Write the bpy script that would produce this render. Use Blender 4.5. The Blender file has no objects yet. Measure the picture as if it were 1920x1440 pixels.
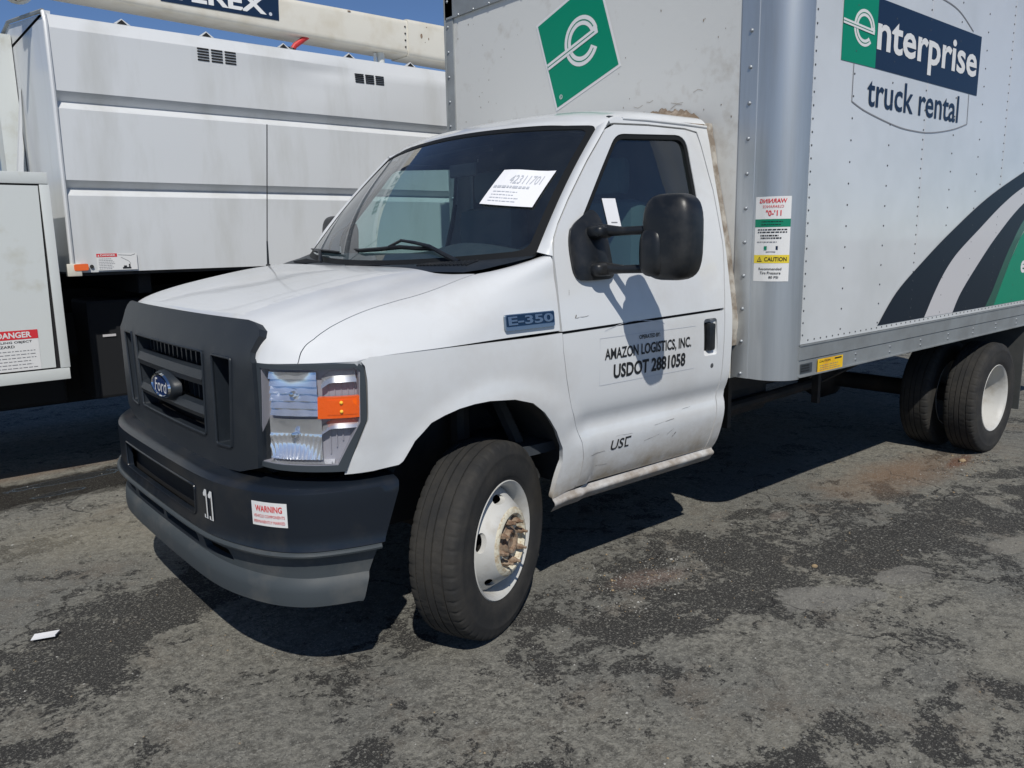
import bpy, bmesh, math, random
from mathutils import Vector, Matrix, noise
from mathutils.geometry import delaunay_2d_cdt
R = math.radians
random.seed(7)
scene = bpy.context.scene
col = scene.collection

# ---------- camera, sky, sun, exposure ----------
cam_data = bpy.data.cameras.new('camera'); cam = bpy.data.objects.new('camera', cam_data)
col.objects.link(cam); scene.camera = cam
CAM = (-1.72652, -3.10240, 1.45228); YAW, PITCH, ROLL, FOC = .69999, -.18105, -.017526, 1493.08
_f = Vector((math.sin(YAW)*math.cos(PITCH), math.cos(YAW)*math.cos(PITCH), math.sin(PITCH)))
_r = Vector((math.cos(YAW), -math.sin(YAW), 0)); _u = _r.cross(_f)
_r2 = math.cos(ROLL)*_r + math.sin(ROLL)*_u; _u2 = -math.sin(ROLL)*_r + math.cos(ROLL)*_u
cam.matrix_world = Matrix(((_r2.x,_u2.x,-_f.x,CAM[0]),(_r2.y,_u2.y,-_f.y,CAM[1]),(_r2.z,_u2.z,-_f.z,CAM[2]),(0,0,0,1)))
cam_data.sensor_width = 36; cam_data.lens = FOC/1920*36; cam_data.clip_start = .05; cam_data.clip_end = 2000
world = bpy.data.worlds.new('World'); scene.world = world; world.use_nodes = True
wn = world.node_tree; bg = wn.nodes['Background']
sky = wn.nodes.new('ShaderNodeTexSky'); sky.sky_type = 'NISHITA'; sky.sun_disc = False
SUN_DIR = Vector((-.47, -.73, 1)).normalized()
sky.sun_elevation = math.asin(SUN_DIR.z); sky.sun_rotation = math.atan2(SUN_DIR.x, SUN_DIR.y)
sky.air_density = .6; sky.dust_density = .05; sky.ozone_density = 6.0; sky.altitude = 0
wn.links.new(sky.outputs[0], bg.inputs[0]); bg.inputs[1].default_value = .088
sun_d = bpy.data.lights.new('sun', 'SUN'); sun_d.energy = 3.65; sun_d.angle = R(.55); sun_d.color = (1, .96, .885)
sun = bpy.data.objects.new('sun', sun_d); col.objects.link(sun)
sun.rotation_euler = SUN_DIR.to_track_quat('Z', 'Y').to_euler(); sun.location = (-4, -7, 9)
vs = scene.view_settings; vs.view_transform = 'Standard'; vs.look = 'None'; vs.exposure = .08; vs.gamma = 1
vs.use_curve_mapping = False
scene.cycles.max_bounces = 8; scene.cycles.transparent_max_bounces = 16

# ---------- materials ----------
MATS = {}
def mat(name, color=(.8,.8,.8), rough=.5, metal=0, coat=0, var=None, vscale=3, vdet=4, vlo=.45, vhi=.7, bump=0, bscale=60, spec=.5, trans=0, ior=1.45, stretch=None, rvar=0):
    if name in MATS: return MATS[name]
    m = bpy.data.materials.new(name); m.use_nodes = True; MATS[name] = m
    nt = m.node_tree; b = nt.nodes['Principled BSDF']
    b.inputs['Base Color'].default_value = (*color, 1); b.inputs['Roughness'].default_value = rough
    b.inputs['Metallic'].default_value = metal; b.inputs['Coat Weight'].default_value = coat
    b.inputs['Coat Roughness'].default_value = .06
    b.inputs['Specular IOR Level'].default_value = spec; b.inputs['IOR'].default_value = ior
    b.inputs['Transmission Weight'].default_value = trans
    tc = nt.nodes.new('ShaderNodeTexCoord'); vec = tc.outputs['Object']
    if stretch:
        mp = nt.nodes.new('ShaderNodeMapping'); mp.inputs['Scale'].default_value = stretch
        nt.links.new(vec, mp.inputs[0]); vec = mp.outputs[0]
    if var:
        n = nt.nodes.new('ShaderNodeTexNoise'); n.inputs['Scale'].default_value = vscale; n.inputs['Detail'].default_value = vdet
        n.inputs['Roughness'].default_value = .62
        nt.links.new(vec, n.inputs['Vector'])
        rp = nt.nodes.new('ShaderNodeMapRange'); rp.inputs[1].default_value = vlo; rp.inputs[2].default_value = vhi
        nt.links.new(n.outputs[0], rp.inputs[0])
        mx = nt.nodes.new('ShaderNodeMix'); mx.data_type = 'RGBA'
        mx.inputs[6].default_value = (*color, 1); mx.inputs[7].default_value = (*var, 1)
        nt.links.new(rp.outputs[0], mx.inputs[0]); nt.links.new(mx.outputs[2], b.inputs['Base Color'])
        if rvar:
            ma = nt.nodes.new('ShaderNodeMath'); ma.operation = 'MULTIPLY_ADD'
            ma.inputs[1].default_value = rvar; ma.inputs[2].default_value = rough
            nt.links.new(rp.outputs[0], ma.inputs[0]); nt.links.new(ma.outputs[0], b.inputs['Roughness'])
    if bump:
        n2 = nt.nodes.new('ShaderNodeTexNoise'); n2.inputs['Scale'].default_value = bscale; n2.inputs['Detail'].default_value = 3
        nt.links.new(vec, n2.inputs['Vector'])
        bp = nt.nodes.new('ShaderNodeBump'); bp.inputs['Strength'].default_value = 1; bp.inputs['Distance'].default_value = bump
        nt.links.new(n2.outputs[0], bp.inputs['Height']); nt.links.new(bp.outputs[0], b.inputs['Normal'])
    return m
def glass_mat(name, tint, refl=1.0, ior=1.5, dust_haze=0):
    m = bpy.data.materials.new(name); m.use_nodes = True; MATS[name] = m; nt = m.node_tree
    nt.nodes.remove(nt.nodes['Principled BSDF']); out = nt.nodes['Material Output']
    t = nt.nodes.new('ShaderNodeBsdfTransparent'); t.inputs[0].default_value = (*tint, 1)
    g = nt.nodes.new('ShaderNodeBsdfGlossy'); g.inputs['Roughness'].default_value = .02
    g.inputs[0].default_value = (refl, refl, refl, 1)
    # reflectance rises towards grazing angles, the same from both sides of the thin pane
    fr = nt.nodes.new('ShaderNodeLayerWeight'); fr.inputs[0].default_value = .5
    pw = nt.nodes.new('ShaderNodeMath'); pw.operation = 'POWER'; pw.inputs[1].default_value = 4.5; nt.links.new(fr.outputs['Facing'], pw.inputs[0])
    f0 = 2.6*((ior-1)/(ior+1))**2
    ma = nt.nodes.new('ShaderNodeMath'); ma.operation = 'MULTIPLY_ADD'; ma.inputs[1].default_value = 1-f0; ma.inputs[2].default_value = f0; nt.links.new(pw.outputs[0], ma.inputs[0])
    mx = nt.nodes.new('ShaderNodeMixShader'); nt.links.new(ma.outputs[0], mx.inputs[0])
    nt.links.new(t.outputs[0], mx.inputs[1]); nt.links.new(g.outputs[0], mx.inputs[2]); last = mx.outputs[0]
    if dust_haze:
        d = nt.nodes.new('ShaderNodeBsdfDiffuse'); d.inputs[0].default_value = (.55, .62, .66, 1)  # thin bluish dust film, also standing in for reflected sky and haze
        tc = nt.nodes.new('ShaderNodeTexCoord'); n = nt.nodes.new('ShaderNodeTexNoise'); n.inputs['Scale'].default_value = 5; n.inputs['Detail'].default_value = 8; n.inputs['Roughness'].default_value = .7
        nt.links.new(tc.outputs['Object'], n.inputs['Vector'])
        r = nt.nodes.new('ShaderNodeMapRange'); r.inputs[1].default_value = .3; r.inputs[2].default_value = .75; r.inputs[3].default_value = dust_haze*.5; r.inputs[4].default_value = dust_haze*1.5
        nt.links.new(n.outputs[0], r.inputs[0])
        m2 = nt.nodes.new('ShaderNodeMixShader'); nt.links.new(r.outputs[0], m2.inputs[0]); nt.links.new(last, m2.inputs[1]); nt.links.new(d.outputs[0], m2.inputs[2]); last = m2.outputs[0]
    nt.links.new(last, out.inputs[0])
    return m
def dirty_paint(name, color, dirt, z0, z1, amount=1.0, scale=5, rough=.3, coat=.9):
    # white paint with road dirt thrown up from below, broken by noise
    m = mat(name, color, rough, 0, coat); nt = m.node_tree; b = nt.nodes['Principled BSDF']
    geo = nt.nodes.new('ShaderNodeNewGeometry'); sp = nt.nodes.new('ShaderNodeSeparateXYZ')
    nt.links.new(geo.outputs['Position'], sp.inputs[0])
    r1 = nt.nodes.new('ShaderNodeMapRange'); r1.inputs[1].default_value = z0; r1.inputs[2].default_value = z1
    r1.inputs[3].default_value = 1; r1.inputs[4].default_value = 0
    nt.links.new(sp.outputs[2], r1.inputs[0])
    n = nt.nodes.new('ShaderNodeTexNoise'); n.inputs['Scale'].default_value = scale; n.inputs['Detail'].default_value = 8; n.inputs['Roughness'].default_value = .7
    nt.links.new(geo.outputs['Position'], n.inputs['Vector'])
    ad = nt.nodes.new('ShaderNodeMath'); ad.operation = 'MULTIPLY'; nt.links.new(r1.outputs[0], ad.inputs[0]); nt.links.new(n.outputs[0], ad.inputs[1])
    r2 = nt.nodes.new('ShaderNodeMapRange'); r2.inputs[1].default_value = .14; r2.inputs[2].default_value = .46; r2.inputs[4].default_value = amount
    nt.links.new(ad.outputs[0], r2.inputs[0])
    # faint grime all over
    n2 = nt.nodes.new('ShaderNodeTexNoise'); n2.inputs['Scale'].default_value = 1.7; n2.inputs['Detail'].default_value = 7; n2.inputs['Roughness'].default_value = .65
    nt.links.new(geo.outputs['Position'], n2.inputs['Vector'])
    r3 = nt.nodes.new('ShaderNodeMapRange'); r3.inputs[1].default_value = .48; r3.inputs[2].default_value = .8; r3.inputs[4].default_value = .35
    nt.links.new(n2.outputs[0], r3.inputs[0])
    mxm = nt.nodes.new('ShaderNodeMath'); mxm.operation = 'MAXIMUM'; nt.links.new(r2.outputs[0], mxm.inputs[0]); nt.links.new(r3.outputs[0], mxm.inputs[1])
    mx = nt.nodes.new('ShaderNodeMix'); mx.data_type = 'RGBA'; mx.inputs[6].default_value = (*color,1); mx.inputs[7].default_value = (*dirt,1)
    nt.links.new(mxm.outputs[0], mx.inputs[0]); nt.links.new(mx.outputs[2], b.inputs['Base Color'])
    ma = nt.nodes.new('ShaderNodeMath'); ma.operation = 'MULTIPLY_ADD'; ma.inputs[1].default_value = .5; ma.inputs[2].default_value = rough
    nt.links.new(r2.outputs[0], ma.inputs[0]); nt.links.new(ma.outputs[0], b.inputs['Roughness'])
    return m
paint = dirty_paint('white_paint', (.64,.655,.665), (.33,.28,.215), .40, .74, 1.0)
MATS['white_paint'].node_tree.nodes['Principled BSDF'].inputs['Coat Weight'].default_value=.8
mat('white_box', (.62,.64,.65), .3, 0, .8, var=(.53,.55,.55), vscale=1.2, bump=.006, bscale=1.9)
mat('front_white', (.61,.61,.585), .55, 0, 0, var=(.42,.39,.34), vscale=6, vlo=.56, vhi=.80, vdet=9, bump=.0006, bscale=30)
mat('black_plastic', (.015,.020,.027), .45, var=(.028,.033,.038), vscale=7, vlo=.5, vhi=.8, bump=.0004, bscale=400)
mat('bumper_black', (.009,.013,.020), .28, var=(.03,.03,.03), vscale=5, vlo=.5, vhi=.8, bump=.0002, bscale=300)
mat('dam_grey', (.045,.055,.062), .6, var=(.10,.10,.095), vscale=6, vlo=.5, vhi=.85, bump=.0004, bscale=300)
mat('mirror_black', (.010,.012,.015), .38, bump=.0003, bscale=500, var=(.03,.03,.03), vscale=10)
mat('rubber_seal', (.010,.011,.012), .6, spec=.25)
mat('dark', (.01,.01,.011), .8)
mat('dark_metal', (.025,.024,.023), .7, var=(.06,.045,.035), vscale=6, bump=.001, bscale=40)
mat('liner', (.03,.032,.034), .8, var=(.06,.055,.05), vscale=5)
mat('aluminium', (.52,.54,.55), .36, .72, var=(.40,.42,.43), vscale=3, vlo=.4, vhi=.8, stretch=(6,6,.4), rvar=.12)
mat('rail_metal', (.33,.35,.355), .5, .45, var=(.22,.225,.22), vscale=4, vlo=.4, vhi=.8, rvar=.1)
mat('rivet_metal', (.30,.32,.34), .5, .6)
mat('under_black', (.006,.007,.009), .7)
mat('rivet_dull', (.10,.105,.11), .5, .4)
mat('chrome', (.82,.84,.86), .08, 1, bump=.0006, bscale=40)
mat('badge_silver', (.25,.31,.38), .25, .8)
mat('badge_blue', (.008,.028,.07), .4, .1)
mat('reflector', (.90,.91,.93), .14, .80)
mat('lamp_grey', (.34,.335,.37), .45, 0, .3)
mat('housing_grey', (.045,.055,.065), .35)
mat('amber', (.95,.13,.006), .25, 0, .2, bump=.001, bscale=90)
mat('orange', (.80,.14,.03), .35)
glass_mat('windshield_glass', (.66,.78,.80), 1.0, 1.52, .018); glass_mat('side_glass', (.58,.76,.74), 1.0, 1.52, .012); glass_mat('lens_clear', (.94,.95,.97), .8, 1.4)
mat('interior', (.035,.042,.05), .8, var=(.05,.058,.066), vscale=6)
mat('dash', (.04,.052,.062), .7, var=(.06,.068,.075), vscale=14)
mat('seat_cloth', (.11,.135,.145), .85, bump=.001, bscale=200)
mat('paper', (.80,.80,.82), .6)
mat('sticker_white', (.70,.70,.69), .5)
mat('ink_black', (.012,.013,.015), .5)
mat('ink_grey', (.22,.22,.23), .5)
mat('ink_pale', (.5,.52,.56), .5)
mat('ink_red', (.62,.03,.04), .5)
mat('ink_green', (.0,.20,.11), .45)
mat('green', (.0,.225,.125), .4, 0, 0, spec=.35)
mat('ink_yellow', (.72,.56,.04), .5)
mat('yellow', (.80,.50,.01), .5, var=(.7,.36,.02), vscale=20)
mat('navy', (.009,.023,.055), .4, 0, 0, spec=.35)
mat('swoosh', (.005,.011,.021), .4, 0, 0, spec=.3)
mat('pale_grey', (.55,.54,.55), .4, 0, .2)
mat('tyre_rubber', (.019,.019,.019), .85, var=(.044,.040,.034), vscale=7, vlo=.42, vhi=.75, bump=.0008, bscale=120)
mat('rim_white', (.50,.495,.47), .5, var=(.34,.31,.26), vscale=9, vlo=.5, vhi=.8)
mat('rim_chalky', (.62,.58,.46), .85, var=(.38,.27,.15), vscale=55, vlo=.45, vhi=.68, vdet=6, bump=.002, bscale=70)
mat('rust', (.15,.085,.052), .9, var=(.32,.25,.18), vscale=40, vlo=.35, vhi=.65, bump=.002, bscale=110)
mat('truck_white', (.62,.635,.645), .38, 0, .2, var=(.50,.505,.49), vscale=2.2, vdet=8, vlo=.50, vhi=.78, stretch=(1.6,1.6,.35), bump=.003, bscale=1.1)
mat('cabinet_white', (.60,.625,.61), .45, 0, .1, var=(.46,.45,.38), vscale=4, vlo=.55, vhi=.8)
mat('boom_cream', (.64,.61,.53), .45, 0, .15, var=(.50,.44,.33), vscale=3, vlo=.45, vhi=.8)
mat('dirt_brown', (.16,.12,.085), .95, var=(.3,.25,.2), vscale=30)
mat('mudflap', (.045,.05,.05), .75, var=(.07,.072,.07), vscale=4)
mat('hose_red', (.5,.03,.03), .5)
mat('water_dark', (.01,.01,.01), .05)
dirty_paint('rocker_paint', (.66,.665,.66), (.22,.18,.14), .40, .60, .9, 9, .4, .2)
mat('sealant',(.42,.395,.35),.8,var=(.20,.165,.13),vscale=12,vlo=.4,vhi=.6)
mat('scuff_grey',(.16,.15,.14),.8)
mat('deep_green',(.004,.085,.055),.35,0,.3)
mat('bulb_amber',(1,.55,.05),.1,0,1)
mat('badge_blue2',(.01,.035,.14),.2,0,.8)
# ---------- body surface mathematics ----------
def interp(x, T):
    if x <= T[0][0]: return T[0][1]
    for (a, b), (c, d) in zip(T, T[1:]):
        if x <= c:
            return b + (d - b) * (x - a) / (c - a)
    return T[-1][1]
def smooth_table(T, n=6):
    # resample a polyline through its points with monotone cubic segments
    xs = [t[0] for t in T]; ys = [t[1] for t in T]; m = []
    d = [(ys[i+1]-ys[i])/(xs[i+1]-xs[i]) for i in range(len(T)-1)]
    for i in range(len(T)):
        if i == 0: m.append(d[0])
        elif i == len(T)-1: m.append(d[-1])
        else: m.append(0 if d[i-1]*d[i] <= 0 else 2*d[i-1]*d[i]/(d[i-1]+d[i]))
    out = []
    for i in range(len(T)-1):
        h = xs[i+1]-xs[i]
        for k in range(n):
            t = k/n
            out.append((xs[i]+t*h, (2*t**3-3*t*t+1)*ys[i]+(t**3-2*t*t+t)*h*m[i]+(-2*t**3+3*t*t)*ys[i+1]+(t**3-t*t)*h*m[i+1]))
    out.append(T[-1]); return out
PROFILE = smooth_table([(.34,.870),(.426,.893),(.513,.936),(.60,.960),(.655,.968),(.685,.966),(.715,.958),(.74,.960),(.79,.979),(.84,.988),(.924,.994),(1.0,.996),(1.08,.994),(1.128,.990),(1.238,.973),(1.381,.949),(1.546,.914),(1.712,.875),(1.872,.840),(1.96,.815)])
TAPER = smooth_table([(-.775,.30),(-.765,.265),(-.745,.205),(-.70,.140),(-.64,.083),(-.58,.045),(-.54,.029),(-.45,.013),(-.35,.005),(-.2,0),(2,0)])
def hw(x, z):
    p = interp(z, PROFILE)
    if z < .80 and x < .45:                      # no sill feature ahead of the wheel
        k = min(1, max(0, (.45-x)/.15)); q = .988 - (.84-z)*.12
        p = p*(1-k) + q*k
    if -.62 < x < .5:                            # flared wheel arch lip
        r = math.hypot(x+.005, z-.42); e = max(0, 1-abs(r-.47)/.10)
        p += .014*e*e*(3-2*e)
    return p - interp(x, TAPER)
def side(x, z, s=-1): return (x, s*hw(x, z), z)
GRID = [
 [(.293,0,1.33),(.293,.3,1.33),(.293,.55,1.33),(.293,.72,1.335),(.293,.82,1.35),(.293,.90,1.388),(.293,.947,1.378),(.293,.958,1.31),(.293,.974,1.230),(.293,.990,1.108)],
 [(.05,0,1.35),(.05,.3,1.35),(.05,.55,1.347),(.05,.72,1.34),(.05,.82,1.336),(.05,.89,1.325),(.05,.935,1.295),(.05,.96,1.25),(.05,.978,1.19),(.05,.990,1.107)],
 [(-.2,0,1.335),(-.2,.3,1.335),(-.2,.55,1.328),(-.2,.72,1.305),(-.2,.82,1.28),(-.2,.885,1.25),(-.2,.925,1.215),(-.2,.955,1.175),(-.2,.976,1.14),(-.2,.990,1.104)],
 [(-.42,0,1.30),(-.42,.3,1.30),(-.42,.55,1.292),(-.42,.72,1.267),(-.42,.80,1.247),(-.415,.86,1.22),(-.41,.905,1.187),(-.41,.94,1.152),(-.40,.962,1.127),(-.40,.984,1.102)],
 [(-.60,0,1.262),(-.60,.3,1.261),(-.60,.55,1.253),(-.59,.72,1.229),(-.575,.79,1.209),(-.555,.84,1.187),(-.535,.88,1.162),(-.515,.92,1.136),(-.50,.945,1.117),(-.48,.976,1.099)],
 [(-.735,0,1.216),(-.735,.3,1.215),(-.73,.55,1.208),(-.71,.70,1.188),(-.690,.77,1.166),(-.662,.82,1.145),(-.622,.865,1.126),(-.584,.91,1.110),(-.557,.937,1.101),(-.52,.969,1.095)],
 [(-.79,0,1.15),(-.79,.3,1.148),(-.782,.55,1.13),(-.760,.725,1.088),(-.735,.785,1.087),(-.700,.833,1.088),(-.655,.88,1.089),(-.605,.92,1.090),(-.578,.943,1.091),(-.54,.968,1.092)],
]
def cr(p0,p1,p2,p3,t):
    return [.5*((2*b)+(-a+c)*t+(2*a-5*b+4*c-d)*t*t+(-a+3*b-3*c+d)*t**3) for a,b,c,d in zip(p0,p1,p2,p3)]
def gsurf(u, v, G=GRID):
    # u along rows 0..6, v along columns 0..9
    R, K = len(G), len(G[0])
    i = min(max(int(math.floor(u)),0),R-2); tu = u-i
    j = min(max(int(math.floor(v)),0),K-2); tv = v-j
    def P(a,b):
        if a < 0: return [2*x-y for x,y in zip(P(0,b),P(1,b))]
        if a > R-1: return [2*x-y for x,y in zip(P(R-1,b),P(R-2,b))]
        if b < 0: q = P(a,-b); return [q[0],-q[1],q[2]]
        if b > K-1: return [2*x-y for x,y in zip(P(a,K-1),P(a,K-2))]
        return list(G[a][b])
    rows = [cr(P(a,j-1),P(a,j),P(a,j+1),P(a,j+2),tv) for a in (i-1,i,i+1,i+2)]
    return cr(*rows,tu)
def windshield(a, b):
    # a -1..1 driver's to passenger's side, b 0..1 sill to roof
    hy = .90 - .11*b
    bx = .05 + .20*a**4*.35 + .20*a*a*.65; bz = 1.345 + .045*a*a
    tx = .585 + .105*a*a; tz = 1.925 - .038*a*a
    x = bx + (tx-bx)*b - .035*math.sin(math.pi*b)*(1-a*a*.75)
    z = bz + (tz-bz)*b + .012*math.sin(math.pi*b)
    return (x, a*hy, z)
def post(s, z):
    # section of the front corner post of the cargo box, s = length from the front flange edge
    if s < .132: return (1.42, -.960-s, z)
    L = .13*math.pi/2; q = (s-.132)/.13
    if q < math.pi/2: return (1.55-.13*math.cos(q), -1.092-.13*math.sin(q), z)
    return (1.55+(s-.132-L), -1.222, z)
def frontx(y, z):
    # face of the grille surround
    x = -.802 + .037*min(1,abs(y)/.74)**2.5
    if z > 1.10: x += (z-1.10)*.42
    return x
PLAN = [(-.885,0),(-.884,.2),(-.880,.4),(-.868,.55),(-.838,.68),(-.790,.80),(-.725,.885),(-.65,.93),(-.54,.968),(-.42,.990)]
def plan_curve():
    pts = []
    P = [(-.884,-.2)]+PLAN+[(-.30,1.005)]
    for i in range(len(PLAN)-1):
        for k in range(8):
            pts.append(cr(P[i],P[i+1],P[i+2],P[i+3],k/8))
    pts.append(list(PLAN[-1])); s=[0]
    for a,b in zip(pts,pts[1:]): s.append(s[-1]+math.hypot(b[0]-a[0],b[1]-a[1]))
    return pts, s
PC, PS = plan_curve()
def plan(s):
    sg = -1 if s < 0 else 1; t = min(abs(s), PS[-1]-1e-6); i = 0
    lo, hi = 0, len(PS)-1
    while hi-lo > 1:
        m = (lo+hi)//2
        if PS[m] <= t: lo = m
        else: hi = m
    f = (t-PS[lo])/(PS[hi]-PS[lo]); a, b = PC[lo], PC[hi]
    i0 = max(lo-1,0); i1 = min(hi+1,len(PC)-1)
    def nrm(p,q):
        d = math.hypot(q[0]-p[0],q[1]-p[1]) or 1; return ((q[1]-p[1])/d, -(q[0]-p[0])/d)
    na = nrm(PC[i0],PC[hi]); nb = nrm(PC[lo],PC[i1])
    if lo == 0: na = (1,0)
    n = (na[0]*(1-f)+nb[0]*f, na[1]*(1-f)+nb[1]*f)          # inward normal for y>0
    return (a[0]+(b[0]-a[0])*f, sg*(a[1]+(b[1]-a[1])*f)), (n[0], sg*n[1])
BSEC = smooth_table([(0,.11),(.10,.012),(.115,.004),(.135,0),(.29,0),(.30,-.008),(.315,-.010),(.33,.012),(.40,.020),(.41,.020),(.425,.004),(.475,0),(.49,.004),(.52,.03)],3)
BZ = [(0,.712),(.10,.700),(.115,.692),(.135,.672),(.29,.512),(.30,.505),(.315,.492),(.33,.478),(.40,.415),(.41,.406),(.425,.392),(.475,.328),(.49,.315),(.52,.312)]
def bumper(s, w):
    p, n = plan(s); o = interp(w, BSEC); z = interp(w, BZ)
    return (p[0]+n[0]*o, p[1]+n[1]*o, z)
# ---------- object helpers ----------
def link(o, parent=None):
    col.objects.link(o)
    if parent is not None: o.parent = parent
    return o
def tag(o, label=None, cat=None, group=None, kind=None):
    for k, v in (('label',label),('category',cat),('group',group),('kind',kind)):
        if v: o[k] = v
    return o
def empty(name, loc=(0,0,0), parent=None):
    o = bpy.data.objects.new(name, None); o.location = loc; o.empty_display_size = .2
    return link(o, parent)
def obj(name, me, parent=None, loc=None):
    o = bpy.data.objects.new(name, me)
    if loc: o.location = loc
    return link(o, parent)
def mesh(name, V, F, mats, parent=None, smooth=False, mi=None, angle=None):
    me = bpy.data.meshes.new(name); me.from_pydata([tuple(v) for v in V], [], F)
    if isinstance(mats, str): mats = [mats]
    for m in mats: me.materials.append(MATS[m])
    if mi: me.polygons.foreach_set('material_index', mi)
    if smooth: me.polygons.foreach_set('use_smooth', [True]*len(me.polygons))
    me.update()
    if angle is not None and smooth:
        try: me.set_sharp_from_angle(angle=R(angle))
        except Exception: pass
    return obj(name, me, parent)
class MB:
    """collects shapes; build() links them as one mesh object"""
    def __init__(s): s.V=[]; s.F=[]; s.M=[]; s.names=[]
    def mi(s, m):
        if m not in s.names: s.names.append(m)
        return s.names.index(m)
    def add(s, V, F, m):
        k = len(s.V); s.V += [tuple(v) for v in V]; i = s.mi(m)
        for f in F: s.F.append(tuple(a+k for a in f)); s.M.append(i)
        return s
    def box(s, x0, x1, y0, y1, z0, z1, m, bev=0):
        if x0>x1: x0,x1=x1,x0
        if y0>y1: y0,y1=y1,y0
        if z0>z1: z0,z1=z1,z0
        if bev:
            bm = bmesh.new(); bmesh.ops.create_cube(bm, size=1)
            for v in bm.verts: v.co = Vector(((x0+x1)/2+v.co.x*(x1-x0), (y0+y1)/2+v.co.y*(y1-y0), (z0+z1)/2+v.co.z*(z1-z0)))
            bmesh.ops.bevel(bm, geom=bm.edges[:], offset=bev, segments=2, affect='EDGES', profile=.6)
            return s.bm(bm, m)
        V=[(x,y,z) for x in (x0,x1) for y in (y0,y1) for z in (z0,z1)]
        return s.add(V, [(0,1,3,2),(4,6,7,5),(0,4,5,1),(2,3,7,6),(0,2,6,4),(1,5,7,3)], m)
    def bm(s, bm, m):
        bm.verts.index_update(); V=[v.co.copy() for v in bm.verts]; F=[tuple(v.index for v in f.verts) for f in bm.faces]; bm.free()
        return s.add(V, F, m)
    def tube(s, pts, r, m, n=10, cap=True):
        pts=[Vector(p) for p in pts]; rs = r if isinstance(r,(list,tuple)) else [r]*len(pts); V=[];F=[]; up=None
        for i,p in enumerate(pts):
            t=(pts[min(i+1,len(pts)-1)]-pts[max(i-1,0)]).normalized()
            if up is None: up = t.orthogonal().normalized()
            up=(up-t*up.dot(t)).normalized(); w=t.cross(up)
            for k in range(n):
                a=2*math.pi*k/n; V.append(p+(up*math.cos(a)+w*math.sin(a))*rs[i])
        for i in range(len(pts)-1):
            for k in range(n):
                F.append((i*n+k,i*n+(k+1)%n,(i+1)*n+(k+1)%n,(i+1)*n+k))
        if cap: F += [tuple(range(n))[::-1], tuple((len(pts)-1)*n+k for k in range(n))]
        return s.add(V,F,m)
    def lathe(s, prof, m, n=48, axis='y', c=(0,0,0), disp=None, a0=0, a1=2*math.pi):
        # prof: list of (axial, radius)
        V=[];F=[]; full = abs(a1-a0-2*math.pi)<1e-6; N = n if full else n+1
        for j in range(N):
            a=a0+(a1-a0)*j/n
            for i,(h,r) in enumerate(prof):
                if disp: r = r + disp(i,j)
                x,z=r*math.cos(a),r*math.sin(a)
                V.append({'y':(c[0]+x,c[1]+h,c[2]+z),'z':(c[0]+x,c[1]+z,c[2]+h),'x':(c[0]+h,c[1]+x,c[2]+z)}[axis])
        P=len(prof)
        for j in range(n):
            k=(j+1)%N
            for i in range(P-1): F.append((j*P+i,j*P+i+1,k*P+i+1,k*P+i))
        return s.add(V,F,m)
    def grid(s, fn, us, vs, m):
        V=[fn(u,v) for u in us for v in vs]; n=len(vs); F=[]
        for i in range(len(us)-1):
            for j in range(n-1): F.append((i*n+j,i*n+j+1,(i+1)*n+j+1,(i+1)*n+j))
        return s.add(V,F,m)
    def build(s, name, parent=None, smooth=False, angle=35, loc=None):
        o = mesh(name, s.V, s.F, s.names, parent, smooth, s.M, angle)
        if loc: o.location = loc
        return o
def lin(a,b,n): return [a+(b-a)*i/(n-1) for i in range(n)]
def in_poly(x,y,P):
    c=False; j=len(P)-1
    for i in range(len(P)):
        if (P[i][1]>y)!=(P[j][1]>y) and x<(P[j][0]-P[i][0])*(y-P[i][1])/(P[j][1]-P[i][1])+P[i][0]: c=not c
        j=i
    return c
def area2(P): return sum(P[i-1][0]*P[i][1]-P[i][0]*P[i-1][1] for i in range(len(P)))
def shrink(P, d):
    if area2(P) < 0: P = P[::-1]
    out=[]; n=len(P)
    for i in range(n):
        a,b,c=Vector(P[i-1]),Vector(P[i]),Vector(P[(i+1)%n])
        e1=(b-a).normalized(); e2=(c-b).normalized(); n1=Vector((-e1.y,e1.x)); n2=Vector((-e2.y,e2.x))
        q=(n1+n2)
        if q.length<1e-6: q=n1
        q.normalize(); k=max(.4,q.dot(n1)); out.append(tuple(b+q*d/k))
    return out
def rounded(P, r, n=4):
    # round the corners of a polygon; r may be one radius or one per vertex
    out=[]; N=len(P)
    for i in range(N):
        a,b,c=Vector(P[i-1]),Vector(P[i]),Vector(P[(i+1)%N]); rr=r[i] if isinstance(r,(list,tuple)) else r
        d1=min(rr,(a-b).length*.45); d2=min(rr,(c-b).length*.45)
        if rr<=0: out.append(tuple(b)); continue
        p=b+(a-b).normalized()*d1; q=b+(c-b).normalized()*d2
        for k in range(n+1):
            t=k/n; out.append(tuple(p*(1-t)**2+b*2*t*(1-t)+q*t*t))
    return out
def resample(P,h,closed=True):
    out=[]; n=len(P)
    for i in range(n if closed else n-1):
        a,b=Vector(P[i]),Vector(P[(i+1)%n]); k=max(1,int(math.ceil((b-a).length/h)))
        for j in range(k): out.append(tuple(a+(b-a)*j/k))
    if not closed: out.append(tuple(P[-1]))
    return out
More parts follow.
